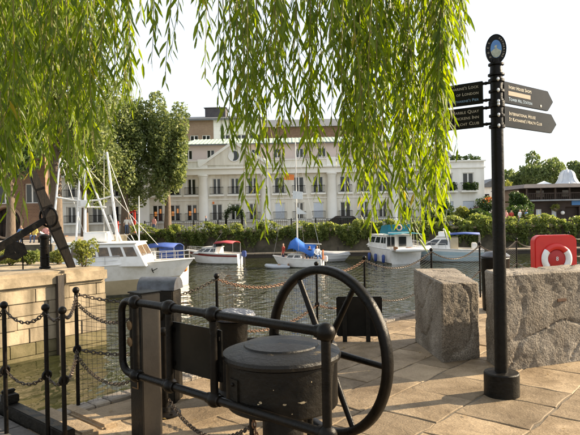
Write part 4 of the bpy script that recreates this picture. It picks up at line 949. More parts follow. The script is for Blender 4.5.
# ---- chain fences: posts, chains, netting
def post_parts(par, p, zt, r_=.0155, balls=(1.0, .5)):
    p = Vector(p); MB().tube([p+Vector((0, 0, -.02)), p+Vector((0, 0, zt-.02))], r_, 10).build('post', 'iron', par, 60)
    MB().ball(p+Vector((0, 0, zt)), .029, 14, 8).build('ball_cap', 'iron', par, 60)
    MB().torus(p+Vector((0, 0, zt*.5)), .026, .013, (EV.x, EV.y, 0), 14, 6).build('eye', 'iron', par, 60)
def net(par, a, b, za, zb, sag, sp=.042, wr=.0016):
    mb = MB(); a, b = Vector(a), Vector(b); L_ = (b-a).length; k = int(L_/sp)
    topz = lambda t: (za*(1-t)+zb*t)-sag*4*t*(1-t)
    for i in range(1, k):
        t = i/k; p = a.lerp(b, t); mb.tube([p+Vector((0, 0, .03)), p+Vector((0, 0, topz(t)))], wr, 3, cap=False)
    nr = int(.95/sp)
    for j in range(nr+1):
        f = j/nr; mb.tube([a.lerp(b, i/10)+Vector((0, 0, .03+(topz(i/10)-.03)*f)) for i in range(11)], wr, 3, cap=False)
    o = mb.build('netting', 'net_wire', par); o['kind'] = 'stuff'; return o
fence = thing('chain_fence', 'black post and chain fence with wire netting along the quay edge', 'fence', lk(0, .22))
fo = lk(0, .22); VI = .22
def edge_at(px):   # where a photo column meets the fence line on the quay
    d = ray(px, 300); A = lk(0, VI); t = (A.x*EU.y-A.y*EU.x)/(d.x*EU.y-d.y*EU.x); return Vector((d.x*t, d.y*t, 0))
FP = [lk(-.02, .03), edge_at(217), edge_at(317), edge_at(365), edge_at(432)]
for k in range(1, 8): FP.append(FP[4]+EU*1.9*k)
FP = [p-fo for p in FP]
for i, p in enumerate(FP):
    post_parts(fence, p, 1.0)
    if i:
        q = FP[i-1]; d_ = (p-q).length; m_ = 'rust_chain' if i in (2, 3) else 'dark_chain'
        mb = MB(); chain_mesh(mb, q+Vector((0, 0, .97)), p+Vector((0, 0, .97)), .10*min(d_, 1.8)); mb.build('chain', m_, fence)
        mb = MB(); chain_mesh(mb, q+Vector((0, 0, .5)), p+Vector((0, 0, .5)), .10*min(d_, 1.8)); mb.build('chain', m_, fence)
        if i < 7: net(fence, q, p, .96, .96, .10*min(d_, 1.8))
    
# gate fence at the lower left, standing on the lock gate
G = [lk(-.52, .78), lk(-.53, .55), lk(-.66, .16), lk(-.72, -.42), lk(-.75, -1.3), lk(-.75, -2.3)]
lf = thing('gate_handrail', 'black posts with hanging chains on the lock gate at lower left', 'fence', G[0])
G = [g-G[0] for g in G]
for i, p in enumerate(G):
    post_parts(lf, p, .97)
    if i:
        q = G[i-1]; d_ = (p-q).length
        for z in (.94, .49):
            mb = MB(); chain_mesh(mb, q+Vector((0, 0, z)), p+Vector((0, 0, z)), .22*d_, .040, .0048); mb.build('chain', 'dark_chain', lf)
lf2 = [(lk(-.52, .78)-fo, FP[0], .95), (lk(-.52, .78)-fo, FP[0], .5)]
for q, p, z in lf2:
    mb = MB(); chain_mesh(mb, q+Vector((0, 0, z)), p+Vector((0, 0, z)), .09, .040, .0048); mb.build('chain', 'dark_chain', fence)
for z, sg in ((.90, .1), (.44, .12)):
    q = RB-fo; mb = MB(); chain_mesh(mb, FP[0]+Vector((0, 0, z)), q+Vector((.06, .05, z-.03)), sg, .040, .0048); mb.build('chain', 'dark_chain', fence)
# lock gate
gt = thing('lock_gate', 'dark lock gate beam and walkway at lower left', 'lock gate', lk(-.9, .4))
def gbox(u0, u1, v0, v1, z0, z1, nm, m, bev=.008):
    b = MB(); o_ = lk(-.9, .4); Mx = Matrix(((EU.x, EV.x, 0, 0), (EU.y, EV.y, 0, 0), (0, 0, 1, 0), (0, 0, 0, 1))); Mx = Matrix.Translation(lk(0, 0)-o_) @ Mx
    b.box(u0, u1, v0, v1, z0, z1, Mx); return b.build(nm, m, gt, None, bev)
for k in range(30): gbox(-1.5, -.52, .68-.3*(k+1)+.008, .68-.3*k, -.03, .012, 'deck_plank', 'asphalt_dark', .004)
gbox(-.50, -.40, -9, .70, -.06, .10, 'beam', 'iron_old'); gbox(-1.5, -.42, -9, -.02, -.3, -.04, 'frame', 'iron_old'); gbox(-1.0, -.85, -9, -.05, -4, -.3, 'gate_leaf', 'old_timber')
lp_ = to_uv(gz(20, 412)); gbox(-.505, -.395, lp_[1]-.06, lp_[1]+.05, .10, .17, 'lug', 'iron_old'); gbox(-.505, -.395, lp_[1]-.06, lp_[1]-.02, .172, .20, 'lug', 'iron_old')
# grooved coping stones at the quay corner
def coping(u0, u1, v0, v1, z1_, lab):
    o_ = block(u0, u1, v0, v1, -.3, z1_, 'corner_coping', 'flag_stone', None, .02); tag(o_, lab, 'stone'); return o_
coping(-.36, -.20, -.06, .70, .045, 'worn stone kerb beside the lock gate beam, nearer the beam'); coping(-.155, -.03, -.04, .66, .035, 'worn stone kerb beside the lock gate, inner strip past the groove')

# ---- granite blocks
def rock(name, label, base, H, seed, topcut=None, rough=.014, sub=22, taper=.0):
    """base: four ground corners counter-clockwise; grid-subdivided block with worn faces"""
    bm = bmesh.new(); c = sum(base, Vector())/4; hs = H if isinstance(H, (list, tuple)) else [H]*4
    lo = [bm.verts.new(p-c+Vector((0, 0, -.015))) for p in base]; hi = [bm.verts.new((p-c)*(1-taper)+Vector((0, 0, h))) for p, h in zip(base, hs)]
    bm.faces.new(lo[::-1]); bm.faces.new(hi)
    for i in range(4): j = (i+1) % 4; bm.faces.new((lo[i], lo[j], hi[j], hi[i]))
    bmesh.ops.recalc_face_normals(bm, faces=bm.faces)
    if topcut:
        for co, no in topcut: 
            r_ = bmesh.ops.bisect_plane(bm, geom=bm.verts[:]+bm.edges[:]+bm.faces[:], plane_co=Vector(co)-c, plane_no=Vector(no), clear_outer=True)
            bmesh.ops.holes_fill(bm, edges=[e for e in bm.edges if e.is_boundary])
    bmesh.ops.bevel(bm, geom=bm.edges[:], offset=.016, segments=1, affect='EDGES', clamp_overlap=True)
    bmesh.ops.triangulate(bm, faces=bm.faces)
    for it in range(6):
        es = [e for e in bm.edges if e.calc_length() > .05]
        if not es: break
        bmesh.ops.subdivide_edges(bm, edges=es, cuts=1); bmesh.ops.triangulate(bm, faces=[f for f in bm.faces if len(f.verts) > 3])
    bm.normal_update()
    for v_ in bm.verts:
        p = v_.co+Vector((seed*7.1, seed*3.3, 0)); d = noise.fractal(p*2.2, .9, 2.1, 3)*rough*.7 + noise.noise(p*16)*rough*.3 + noise.noise(p*34)*rough*.22
        cr_ = abs(noise.noise(p*1.7+Vector((9, 2, 4))))
        if cr_ < .035: d -= (.035-cr_)*.5
        if v_.co.z > .02: v_.co += v_.normal*d
    me = bpy.data.meshes.new(name); bm.to_mesh(me); bm.free(); me.materials.append(MATS['granite']); fix(me, 0, 32)
    o = link(name, me, None, (c.x, c.y, 0)); tag(o, label, 'stone block'); return o
sA, sB, sC = gz(415, 341), gz(443, 363), gz(480, 358); sD = sA+(sC-sB)*1.25+Vector((.05, .1, 0))
zA, zB_, zC = at(417, 268.5, sA.y).z, at(443, 272, sB.y).z, at(479, 277, sC.y).z
rock('granite_block', 'smaller rough granite block left of the signpost', [sB, sC, sD, sA], [.85, .83, .87, .90], 1)
tA, tB, tC = gz(486, 360), gz(502, 372), gz(600, 357); tD = tA+(tC-tB); tC = tC+Vector((.35, .1, 0)); tD = tD+Vector((.35, .1, 0))
rk = rock('granite_block', 'large granite block behind the signpost with rusty iron set in its face', [tB, tC, tD, tA], [.97, .945, .97, .97], 2)
fr = (tC-tB).normalized(); fnorm = Vector((fr.y, -fr.x, 0))
def on_rock(px, py, w, h, d, nm, m):
    r_ = ray(px, py); t = (tB-Vector((0, 0, EYE))).dot(fnorm)/r_.dot(fnorm); q = Vector((0, 0, EYE))+r_*t
    Mx = Matrix.Translation(q) @ Matrix(((fr.x, -fnorm.x, 0, 0), (fr.y, -fnorm.y, 0, 0), (0, 0, 1, 0), (0, 0, 0, 1)))
    b = MB(); b.box(-w/2, w/2, -d, .05, -h/2, h/2, Mx); o = b.build(nm, m, None, None, .003); o.parent = rk; o.matrix_parent_inverse = Matrix.Translation(rk.location).inverted(); return o
on_rock(562, 300, .12, .03, .006, 'iron_cramp', 'rust_chain'); on_rock(540, 319.5, .07, .02, .004, 'drill_slot', 'black_rubber')

# ---- fingerpost
pb = Vector((1.815, 4.95, 0))
fg = thing('fingerpost', 'black fingerpost with four pointed direction boards and an oval emblem', 'signpost', pb)
MB().lathe([(.148, -.01), (.148, .19), (.142, .2), (.06, .205)], 36).build('base_drum', 'iron_old', fg, 30)
zt = at(497, 66, 4.95).z
MB().lathe([(.057, .2), (.055, .22), (.053, 1.9), (.051, zt-.08)], 24).build('shaft', 'iron', fg, 40)
mb = MB(); mb.lathe([(.056, zt-.09), (.07, zt-.085), (.07, zt-.07), (.054, zt-.065), (.05, zt), (.066, zt+.005), (.066, zt+.02), (.04, zt+.03), (.035, zt+.06)], 20); mb.build('finial_collar', 'iron', fg, 30)
ze_ = at(494, 49.5, 4.95).z
M_e = Matrix.Translation((0, 0, ze_)) @ Matrix.Rotation(R(-12), 4, 'Z')
def oval(a, b, n_=32): return [(a*math.cos(2*math.pi*k/n_), b*math.sin(2*math.pi*k/n_)) for k in range(n_)]
em = MB().prism(oval(.086, .128), -.018, .018, M_e).build('emblem_plate', 'sign_black', fg, 40, .004)
MB().prism(oval(.046, .078), -.0205, -.0185, M_e).build('emblem_field', 'emblem_blue', em)
MB().prism([(-.044, -.022), (-.02, -.004), (.0, .012), (.02, -.006), (.044, -.018), (.036, -.048), (.018, -.070), (0, -.076), (-.018, -.070), (-.036, -.048)], -.0222, -.0207, M_e).build('emblem_picture', 'emblem_pale', em)
MB().prism([(-.016, .012), (.004, .012), (.010, .034), (-.008, .03)], -.0224, -.0209, M_e).build('emblem_picture', 'emblem_pale', em)
mb = MB(); mb.tube([M_e @ Vector((x, -.02, z)) for x, z in oval(.083, .125)], .004, 5, closed=True); mb.build('emblem_rim', 'iron', em)
ring = "ST KATHARINE'S"
def place_text(me, M, m, par, nm='lettering'):
    me.transform(M); me.materials.clear(); me.materials.append(MATS[m]); return link(nm, me, par)
def ring_text(s_, a0, a1):
    for i, ch in enumerate(s_):
        if ch == ' ': continue
        a = R(a0+(a1-a0)*i/(len(s_)-1)); me = text_mesh(ch, .021, .0006, 'CENTER', False)
        x, z = .0655*math.cos(a), .101*math.sin(a); tw = math.atan2(z/.101**2, x/.0655**2)
        place_text(me, M_e @ Matrix.Translation((x, -.0192, z)) @ Matrix.Rotation(R(90), 4, 'X') @ Matrix.Rotation(tw-R(90), 4, 'Z'), 'letter_cream', em)
ring_text('KATHARINE', 62, -42); ring_text('DOCK', 222, 148)
# boards
def finger(side, ztop, zbot, L_, ang, lines, sx):
    """side +1 right, -1 left; board leaves the post at angle ang (rad, about +X) and points away"""
    d = Vector((math.cos(ang), math.sin(ang), 0)); nrm = Vector((d.y, -d.x, 0)); 
    if nrm.y > 0: nrm = -nrm
    s0 = sx; h = ztop-zbot; tip = .10
    ex = d if side > 0 else -d
    M = Matrix(((ex.x, -nrm.x, 0, 0), (ex.y, -nrm.y, 0, 0), (0, 0, 1, zbot), (0, 0, 0, 1)))
    if side > 0: out = [(s0, 0), (s0+L_-tip, 0), (s0+L_, h*.5), (s0+L_-tip, h), (s0, h)]; x0 = s0
    else: out = [(-s0, 0), (-s0, h), (-s0-L_+tip, h), (-s0-L_, h*.5), (-s0-L_+tip, 0)]; x0 = -s0
    bd = MB().prism(out, -.012, .012, M).build('finger_board', 'sign_black', fg, None, .003)
    for body, xx, zz, size, m, al in lines:
        if body == '#':
            MB().box(xx, xx+size, -.0145, -.0125, h*zz-.019, h*zz+.019, M).build('blank_patch', m, bd); continue
        if body == '@':
            MB().lathe([(.001, 0), (.012, 0), (.012, .003), (.001, .004)], 12, (M @ Matrix.Rotation(R(90), 4, 'X')).to_3x3(), M @ Vector((xx, -.0125, h*zz))).build('rivet', 'letter_cream', bd); continue
        me = text_mesh(body, size, .0008, al); place_text(me, M @ Matrix.Translation((xx, -.0135, h*zz)) @ Matrix.Rotation(R(90), 4, 'X'), m, bd)
    for z in (h*.12, h*.88):
        mb = MB(); mb.beam(M @ Vector((0, 0, z)), M @ Vector((x0*1.12, 0, z)), .016, .022); mb.build('bracket', 'iron', bd)
        MB().ball(M @ Vector((x0*.78, 0, z)), .016, 8, 6).build('bracket_bolt', 'iron', bd, 60)
zs = [at(503, y, 4.95).z for y in (79.5, 101.5, 104.5, 125.5)]
finger(1, zs[0]-fg.location.z, zs[1], 0.86, R(38), [('Ivory House Shops', .17, .76, .046, 'letter_cream', 'LEFT'), ('#', .165, .48, .37, 'patch_tan', ''), ('Tower Hill Station', .17, .2, .044, 'letter_blue', 'LEFT'), ('@', .72, .17, 0, '', '')], .10)
finger(1, zs[2], zs[3], 0.92, R(38), [('International House', .17, .66, .047, 'letter_cream', 'LEFT'), ("St Katharine's Health Club", .17, .38, .045, 'letter_cream', 'LEFT')], .10)
finger(-1, zs[0]+.005, zs[1], .66, R(144), [("St Katharine's Lock", -.15, .78, .040, 'letter_cream', 'RIGHT'), ('Tower of London', -.15, .5, .040, 'letter_cream', 'RIGHT'), ("St Katharine's Pier", -.15, .2, .036, 'letter_blue', 'RIGHT')], .115)
finger(-1, zs[2]+.005, zs[3], .66, R(144), [('Marble Quay', -.15, .78, .042, 'letter_cream', 'RIGHT'), ('Dickens Inn', -.15, .5, .042, 'letter_cream', 'RIGHT'), ('Yacht Club', -.15, .22, .042, 'letter_cream', 'RIGHT')], .115)
for z in zs: MB().lathe([(.058, z-.025), (.068, z-.022), (.068, z+.002), (.058, z+.005)], 20).build('band', 'iron', fg, 30)
for z in [zs[0]-.095, zs[2]-.09]: MB().lathe([(.058, z-.02), (.066, z-.017), (.066, z+.002), (.058, z+.005)], 20).build('band', 'iron', fg, 30)
for z in zs+[zs[0]-.095, zs[2]-.09]: MB().ball((-.01, -.07, z-.01), .012, 8, 5, (1, .6, 1.6)).build('band_stud', 'steel', fg, 60)

# ---- lifebuoy cabinet
LYc = 9.6; lc = at(554, 258, LYc); wL = .365
lb = thing('lifebuoy_cabinet', 'red lifebuoy cabinet with white ring segments above the granite block', 'lifebuoy', (lc.x, LYc, 0), R(3))
zc_ = at(552.5, 258.5, LYc).z; ztp = at(552, 235, LYc).z; zbt = zc_-.37
def rrect(w, z0, z1, r_, n_=6):
    o = []
    for cxx, czz, a0 in ((w-r_, z1-r_, 0), (-w+r_, z1-r_, 90), (-w+.06, z0+.06, 180), (w-.06, z0+.06, 270)):
        rr = r_ if a0 < 180 else .06
        for k in range(n_+1): a = R(a0+90*k/n_); o.append((cxx+rr*math.cos(a), czz+rr*math.sin(a)))
    return o
I4 = Matrix.Identity(4)
MB().prism(rrect(wL, zbt, ztp, .12), -.07, .10, I4).build('case', 'red_plastic', lb, 40, .02)
def arcband(r0, r1, a0, a1, y0, y1, nm, m, n_=16, M=I4):
    a_ = [R(a0+(a1-a0)*k/n_) for k in range(n_+1)]
    return MB().prism([(r0*math.cos(a), zc_+r0*math.sin(a)) for a in a_]+[(r1*math.cos(a), zc_+r1*math.sin(a)) for a in a_[::-1]], y0, y1, M).build(nm, m, lb, 40)
mb = MB(); mb.torus((0, -.072, zc_), .208, .058, (0, 1, 0), 40, 10); mb.build('ring_moulding', 'red_plastic', lb, 60)
MB().lathe([(.001, 0), (.148, 0), (.148, .02), (.13, .03), (.001, .034)], 32, Matrix.Rotation(R(90), 3, 'X'), (0, -.07, zc_)).build('centre_disc', 'red_dark', lb, 40)
for a0, a1 in ((-38, 40), (140, 218)):
    mb = MB(); n_ = 12; vs = []; fs = []
    for k in range(n_+1):
        a = R(a0+(a1-a0)*k/n_)
        for j in range(7):
            b = R(200+140*j/6); rr = .208+.0605*math.cos(b); vs.append((rr*math.cos(a), -.072+.0605*math.sin(b), zc_+rr*math.sin(a)))
    for k in range(n_):
        for j in range(6): fs.append((k*7+j, k*7+j+1, (k+1)*7+j+1, (k+1)*7+j))
    mb.add(vs, fs); mb.build('white_segment', 'white_reflect', lb, 60)
me = text_mesh('8', .10, .002, 'CENTER', False); place_text(me, Matrix.Translation((0, -.108, zc_)) @ Matrix.Rotation(R(90), 4, 'X'), 'white_reflect', lb)
MB().tube([(0, .08, -.02), (0, .08, zbt+.1)], .045, 12).build('stand', 'iron', lb, 60)
# ---- litter bin behind the signpost
bq = at(494, 260, 9.2); bn = thing('litter_bin', 'dark round bin with pale domed lid half hidden behind the signpost', 'bin', (bq.x+.02, 9.2, 0))
zb1 = at(494, 252, 9.2).z
MB().lathe([(.20, -.01), (.21, .05), (.22, zb1-.12), (.225, zb1-.1), (.21, zb1-.08)], 24).build('body', 'iron', bn, 30); MB().lathe([(.225, zb1-.08), (.23, zb1-.06), (.15, zb1), (.001, zb1+.02)], 24).build('lid', 'steel_lid', bn, 40)

# ================================================================== PIER THINGS
pz = .10
an = thing('anchor', 'large old anchor with leaning timber stock and iron ring on the pier', 'anchor', (at(72, 268, 17.6).x, 17.6, pz))
def AL(px, py, Y): return at(px, py, Y)-an.location
sb_, stp, smid = AL(72, 266, 17.6), AL(30, 167, 17.0), AL(50, 217, 17.3); sb_.z = -.02
MB().beam(stp, smid, .20, .20, .34, .34).build('stock', 'tarred_timber', an, None, .02); MB().beam(smid, sb_, .34, .34, .22, .22).build('stock', 'tarred_timber', an, None, .02)
MB().torus(smid+Vector((0, -.1, .0)), .30, .035, (.25, 1, .1), 28, 8).build('ring', 'iron', an, 60)
for f in (.22, .40, .62, .80):
    q = stp.lerp(smid, f*2) if f < .5 else smid.lerp(sb_, f*2-1); dq = ((smid-stp) if f < .5 else (sb_-smid)).normalized(); wq = (.20+.14*f*2 if f < .5 else .34-.12*(f*2-1))+.02
    MB().beam(q-dq*.035, q+dq*.035, wq, wq).build('iron_band', 'iron', an, None, .004)
crown = AL(-38, 262, 16.2); crown.z = .12
MB().beam(smid, crown, .20, .18, .30, .26).build('shank', 'iron_old', an, None, .02)
sd = (crown-smid).normalized()
mb = MB(); tipA = AL(16, 252, 15.9); tipB = crown+Vector((-1.0, -.6, .9)); mb.tube([tipA, tipA.lerp(crown, .5)+Vector((-.2, 0, -.15)), crown, crown.lerp(tipB, .5)+Vector((-.15, 0, -.1)), tipB], [.05, .1, .14, .1, .05], 8); mb.build('arms', 'iron_old', an, 60)
for tp in (tipA, tipB):
    mb = MB(); dd = Vector((.5, .2, .1)); mb.prism([(-.32, -.1), (0, -.24), (.3, -.05), (.22, .22), (0, .3), (-.25, .18)], -.03, .03, Matrix.Translation(tp) @ Matrix.Rotation(R(20), 4, 'Z')); mb.build('fluke', 'iron_old', an, None, .01)
pbp = gz(45, 268, pz); o = thing('pier_bollard', 'slim dark iron bollard in front of the leaning anchor stock', 'bollard', pbp)
MB().lathe([(.17, -.01), (.17, .04), (.135, .06), (.13, .9), (.16, .92), (.16, 1.0), (.10, 1.05), (.001, 1.06)], 20).build('shaft', 'iron', o, 30)
for k in (.3, .62): MB().lathe([(.132, k), (.145, k+.01), (.145, k+.05), (.132, k+.06)], 20).build('band', 'iron', o, 30)
for px, lab in ((23, 'thin iron stanchion left of the pier bollard'), (-6, 'thin iron stanchion at the left edge of the pier')):
    q = gz(px, 269, pz); o = thing('thin_stanchion', lab, 'stanchion', q); MB().tube([(0, 0, -.01), (0, 0, .9)], .022, 8).build('shaft', 'iron', o, 60); MB().ball((0, 0, .92), .04, 10, 6).build('ball_cap', 'iron', o, 60)
q = gz(51, 262, pz); o = thing('thin_stanchion', 'thin iron stanchion right behind the pier bollard', 'stanchion', q); MB().tube([(0, 0, -.01), (0, 0, .9)], .022, 8).build('shaft', 'iron', o, 60); MB().ball((0, 0, .92), .04, 10, 6).build('ball_cap', 'iron', o, 60)
for i, (px, py, Y, rx, rz, m, lab) in enumerate([(85, 256, 17.9, .42, .42, 'bush_leaf', 'yellow-green bush at the end of the pier'), (10, 257, 19.2, .6, .30, 'bush_leaf', 'low sunlit plants behind the anchor fluke'),
        (30, 257, 19.4, .45, .28, 'ivy_leaf', 'low green plants left of the pier bollard'), (58, 257, 19.3, .35, .30, 'bush_leaf', 'low yellow-green plants right of the pier bollard')]):
    c = at(px, py, Y); bush('pier_plant', lab, (c.x, c.y, pz+rz), (rx, rx*.8, rz), m, .09, 1100, 80+i, cat='plant')

# ================================================================== BOATS
def hull(par, L, B, fs_, fb_, mats=('white_gel', 'white_gel'), rake=.10, tw=.86, zsplit=.45, n_=14, bowpow=2.2, deckm='deck_grey', stripe=None, stripe_z=(.72, .86), flare=.86):
    sec = []
    for i in range(n_+1):
        t = i/n_
        bt = B/2*((tw+(1-tw)*min(t/.4, 1)) if t < .4 else max(1-((t-.4)/.6)**bowpow, .015))
        bw = bt*(flare if t < .45 else max(flare-(flare-.25)*((t-.45)/.55)**1.3, .1))
        zs_ = fs_+(fb_-fs_)*t**1.8; xt = L*t; xw = L*t*(1-rake*t**3)
        row = [(xw*.985, 0, -.32), (xw, bw*.75, -.22), (xw, bw, 0.0)]
        for f in (zsplit*.5, zsplit, .6+.2*zsplit if zsplit < .6 else .85, 1.0): row.append((xw+(xt-xw)*f, bw+(bt-bw)*f**.8, zs_*f))
        sec.append(row)
    m = len(sec[0]); mb = MB(); vs = []
    for row in sec:
        vs += [Vector(p) for p in row]+[Vector((p[0], -p[1], p[2])) for p in row]
    fs = []; mi = []
    for i in range(n_):
        a, b = i*2*m, (i+1)*2*m
        for j in range(m-1):
            fs += [(a+j, b+j, b+j+1, a+j+1), (a+m+j+1, b+m+j+1, b+m+j, a+m+j)]; mi += [1 if j < 4 else 0]*2
    fs.append(tuple(range(m-1, -1, -1))+tuple(range(m+1, 2*m))); mi.append(0)
    mb.add(vs, fs); mb.mi = mi; h = mb.build('hull', list(mats), par, 35)
    top = [Vector(r_[-1]) for r_ in sec]
    ins = .93; d = MB(); vv = []
    for p in top: vv += [Vector((p.x*.985+.02, p.y*ins, p.z-.06)), Vector((p.x*.985+.02, -p.y*ins, p.z-.06))]
    d.add(vv, [(2*i, 2*i+2, 2*i+3, 2*i+1) for i in range(n_)]); d.build('deck', deckm, par)
    g = MB(); g.tube([Vector((p.x, p.y, p.z)) for p in top]+[Vector((p.x, -p.y, p.z)) for p in top[::-1]], .035, 6); g.build('gunwale', mats[0], h, 60)
    for s_ in (1, -1):
        b = MB(); vv = []
        for r_ in sec:
            for f in (.005, .085): lo_, hi_ = Vector(r_[2]), Vector(r_[-1]); vv.append(Vector((lo_.x+(hi_.x-lo_.x)*f, (lo_.y+(hi_.y-lo_.y)*f**.8+.008)*s_, hi_.z*f)))
        b.add(vv, [(2*i, 2*i+2, 2*i+3, 2*i+1) for i in range(n_)]); b.build('waterline_band', 'boot_grime', h)
    if stripe:
        for s_ in (1, -1):
            b = MB(); vv = []
            for r_ in sec:
                for f in stripe_z:
                    lo_, hi_ = Vector(r_[2]), Vector(r_[-1]); p = Vector((lo_.x+(hi_.x-lo_.x)*f, (lo_.y+(hi_.y-lo_.y)*f**.8+.012)*s_, hi_.z*f)); vv.append(p)
            b.add(vv, [(2*i, 2*i+2, 2*i+3, 2*i+1) for i in range(n_)]); b.build('stripe', stripe, h)
    def sheer(t): i = min(int(t*n_), n_-1); f = t*n_-i; return top[i].lerp(top[i+1], f)
    return sheer
def cabin(par, x0, x1, w, z0, z1, ra=.15, rf=.5, nar=.88, nwin=3, m='white_gel', glass='boat_glass', front=True, nm='cabin', wz=(.38, .85), over=.08):
    a = [(x0, -w/2, z0), (x1, -w/2, z0), (x1, w/2, z0), (x0, w/2, z0)]; b = [(x0+ra, -w/2*nar, z1), (x1-rf, -w/2*nar, z1), (x1-rf, w/2*nar, z1), (x0+ra, w/2*nar, z1)]
    c = MB().add(a+b, [(0, 3, 2, 1), (4, 5, 6, 7), (0, 1, 5, 4), (1, 2, 6, 5), (2, 3, 7, 6), (3, 0, 4, 7)]).build(nm, m, par, None, .03)
    def face(p00, p10, p01, p11, s0, s1, h0, h1, off):
        f = lambda s_, h: (Vector(p00).lerp(Vector(p10), s_)).lerp(Vector(p01).lerp(Vector(p11), s_), h)
        q = [f(s0, h0), f(s1, h0), f(s1, h1), f(s0, h1)]; nn = (q[1]-q[0]).cross(q[3]-q[0]).normalized()*off
        o = MB(); o.add([p+nn for p in q]+[p-nn*.8 for p in q], [(0, 1, 2, 3), (7, 6, 5, 4), (0, 4, 5, 1), (1, 5, 6, 2), (2, 6, 7, 3), (3, 7, 4, 0)]); o.build('window', glass, c)
    for k in range(nwin):
        s0, s1 = (k+.1)/nwin*.94+.03, (k+.9)/nwin*.94+.03
        face(a[0], a[1], b[0], b[1], s0, s1, wz[0], wz[1], .012); face(a[2], a[3], b[2], b[3], 1-s1, 1-s0, wz[0], wz[1], .012)
    if front:
        for k in range(2): face(a[1], a[2], b[1], b[2], .06+.46*k, .48+.46*k, wz[0], .9, .012)
    MB().box(x0+ra-over, x1-rf+over, -w/2*nar-over, w/2*nar+over, z1+.003, z1+.05).build('roof', m, c, None, .015)
    return c
def rails(par, sheer, t0, t1, h, n_=7, m='steel'):
    for s_ in (1, -1):
        pts = []
        for k in range(n_+1):
            p = sheer(t0+(t1-t0)*k/n_); q = Vector((p.x, p.y*s_*.96, p.z)); pts.append(q+Vector((0, 0, h))); MB().tube([q, q+Vector((0, 0, h))], .014, 5).build('stanchion', m, par)
        MB().tube(pts, .016, 5).build('rail', m, par, 60); MB().tube([p-Vector((0, 0, h*.5)) for p in pts], .01, 5).build('rail', m, par, 60)
def canopy(par, x0, x1, w, z0, z1, m, arch=.18, nm='canopy', sides=False):
    n_ = 8; vs = []; fs = []
    for i, x in enumerate((x0, (x0+x1)/2, x1)):
        for k in range(n_+1):
            y = -w/2+w*k/n_; z = z1-arch*(2*k/n_-1)**2 + (.06 if i == 1 else 0); vs.append((x, y, z))
    for i in range(2):
        for k in range(n_): fs.append((i*9+k, i*9+k+1, (i+1)*9+k+1, (i+1)*9+k))
    o = MB().add(vs, fs).build(nm, m, par, 60); sm = o.modifiers.new('thick', 'SOLIDIFY'); sm.thickness = .03
    for x in (x0, x1):
        for s_ in (-1, 1): MB().tube([(x, s_*w/2*.98, z0), (x, s_*w/2*.98, z1-arch)], .018, 6).build('canopy_pole', 'steel', par, 60)
    return o

# 1 big white motor yacht at the left, bow to the right
b1 = thing('motor_yacht', 'big white motor yacht with tripod masts moored behind the pier', 'boat', (-16.9, 28.4, WL), R(2.5))
sh = hull(b1, 12.0, 3.7, 1.5, 1.80, ('white_gel', 'cream_hull'), .12, zsplit=.52, bowpow=2.0, flare=.80)  # tan lower rows: warm shade under the flare put into the hull colour
def B1(p): return b1.matrix_basis.inverted() @ p
def bl(px, py, Y=28.4): return b1.matrix_basis.inverted() @ at(px, py, Y)
x0_, x1_ = bl(60, 250).x, bl(150, 250).x
cab = cabin(b1, x0_, x1_, 2.7, 1.55, bl(110, 243.5).z, .1, .55, .9, 6, glass='boat_glass_warm', wz=(.45, .86))
MB().box(bl(85, 240).x, bl(108, 240).x, -.6, .6, bl(95, 243).z+.05, bl(95, 232).z).build('wheelhouse_box', 'white_gel', b1, None, .06)
rails(b1, sh, .5, .98, .42, 9, 'steel')
zd_ = bl(80, 244).z+.05
def pole(a, b, r0, r1, nm='mast'): return MB().tube([bl(*a), bl(*b)], [r0, r1], 8).build(nm, 'white_gel', b1, 60)
pole((52, 243), (60, 158), .06, .04); pole((118, 243), (107, 152), .085, .05); pole((85, 240), (85, 160), .075, .05); pole((76, 243), (80, 165), .05, .04, 'strut'); pole((114, 240), (86, 166), .055, .045, 'strut'); pole((122, 243), (110, 215), .05, .04, 'strut')
MB().tube([bl(56, 197), bl(72, 200), bl(85, 201), bl(98, 200), bl(112, 196)], .04, 8).build('crossbar', 'white_gel', b1, 60); MB().tube([bl(78, 207), bl(106, 207)], .04, 6).build('crossbar', 'white_gel', b1, 60)
MB().box(-.18, .18, -.18, .18, 0, .35).build('radar_box', 'white_gel', b1, None, .03, bl(85, 207)); MB().lathe([(.12, 0), (.2, .05), (.2, .2), (.1, .26)], 14).build('radar_dome', 'white_gel', b1, 40, 0, bl(85, 162))
for a, b in (((60, 158), (86, 240)), ((107, 152), (90, 172)), ((64, 160), (80, 178)), ((86, 166), (158, 245)), ((104, 150), (104, 243)), ((107, 155), (140, 242))): MB().tube([bl(*a), bl(*b)], .012, 4).build('stay', 'alu_mast', b1)
pole((139, 244), (139, 196), .035, .02, 'aerial')
MB().tube([bl(40, 232), bl(62, 246)], .05, 6).build('boom', 'white_gel', b1)
an_ = MB(); q = bl(148, 273, 27.0); q.y = -sh(.86).y*.9-.1; an_.tube([q, q+Vector((.25, 0, .12))], .02, 6); an_.tube([q+Vector((-.02, 0, .12)), q, q+Vector((.06, 0, -.1))], .025, 6); an_.build('bow_anchor', 'iron', b1)
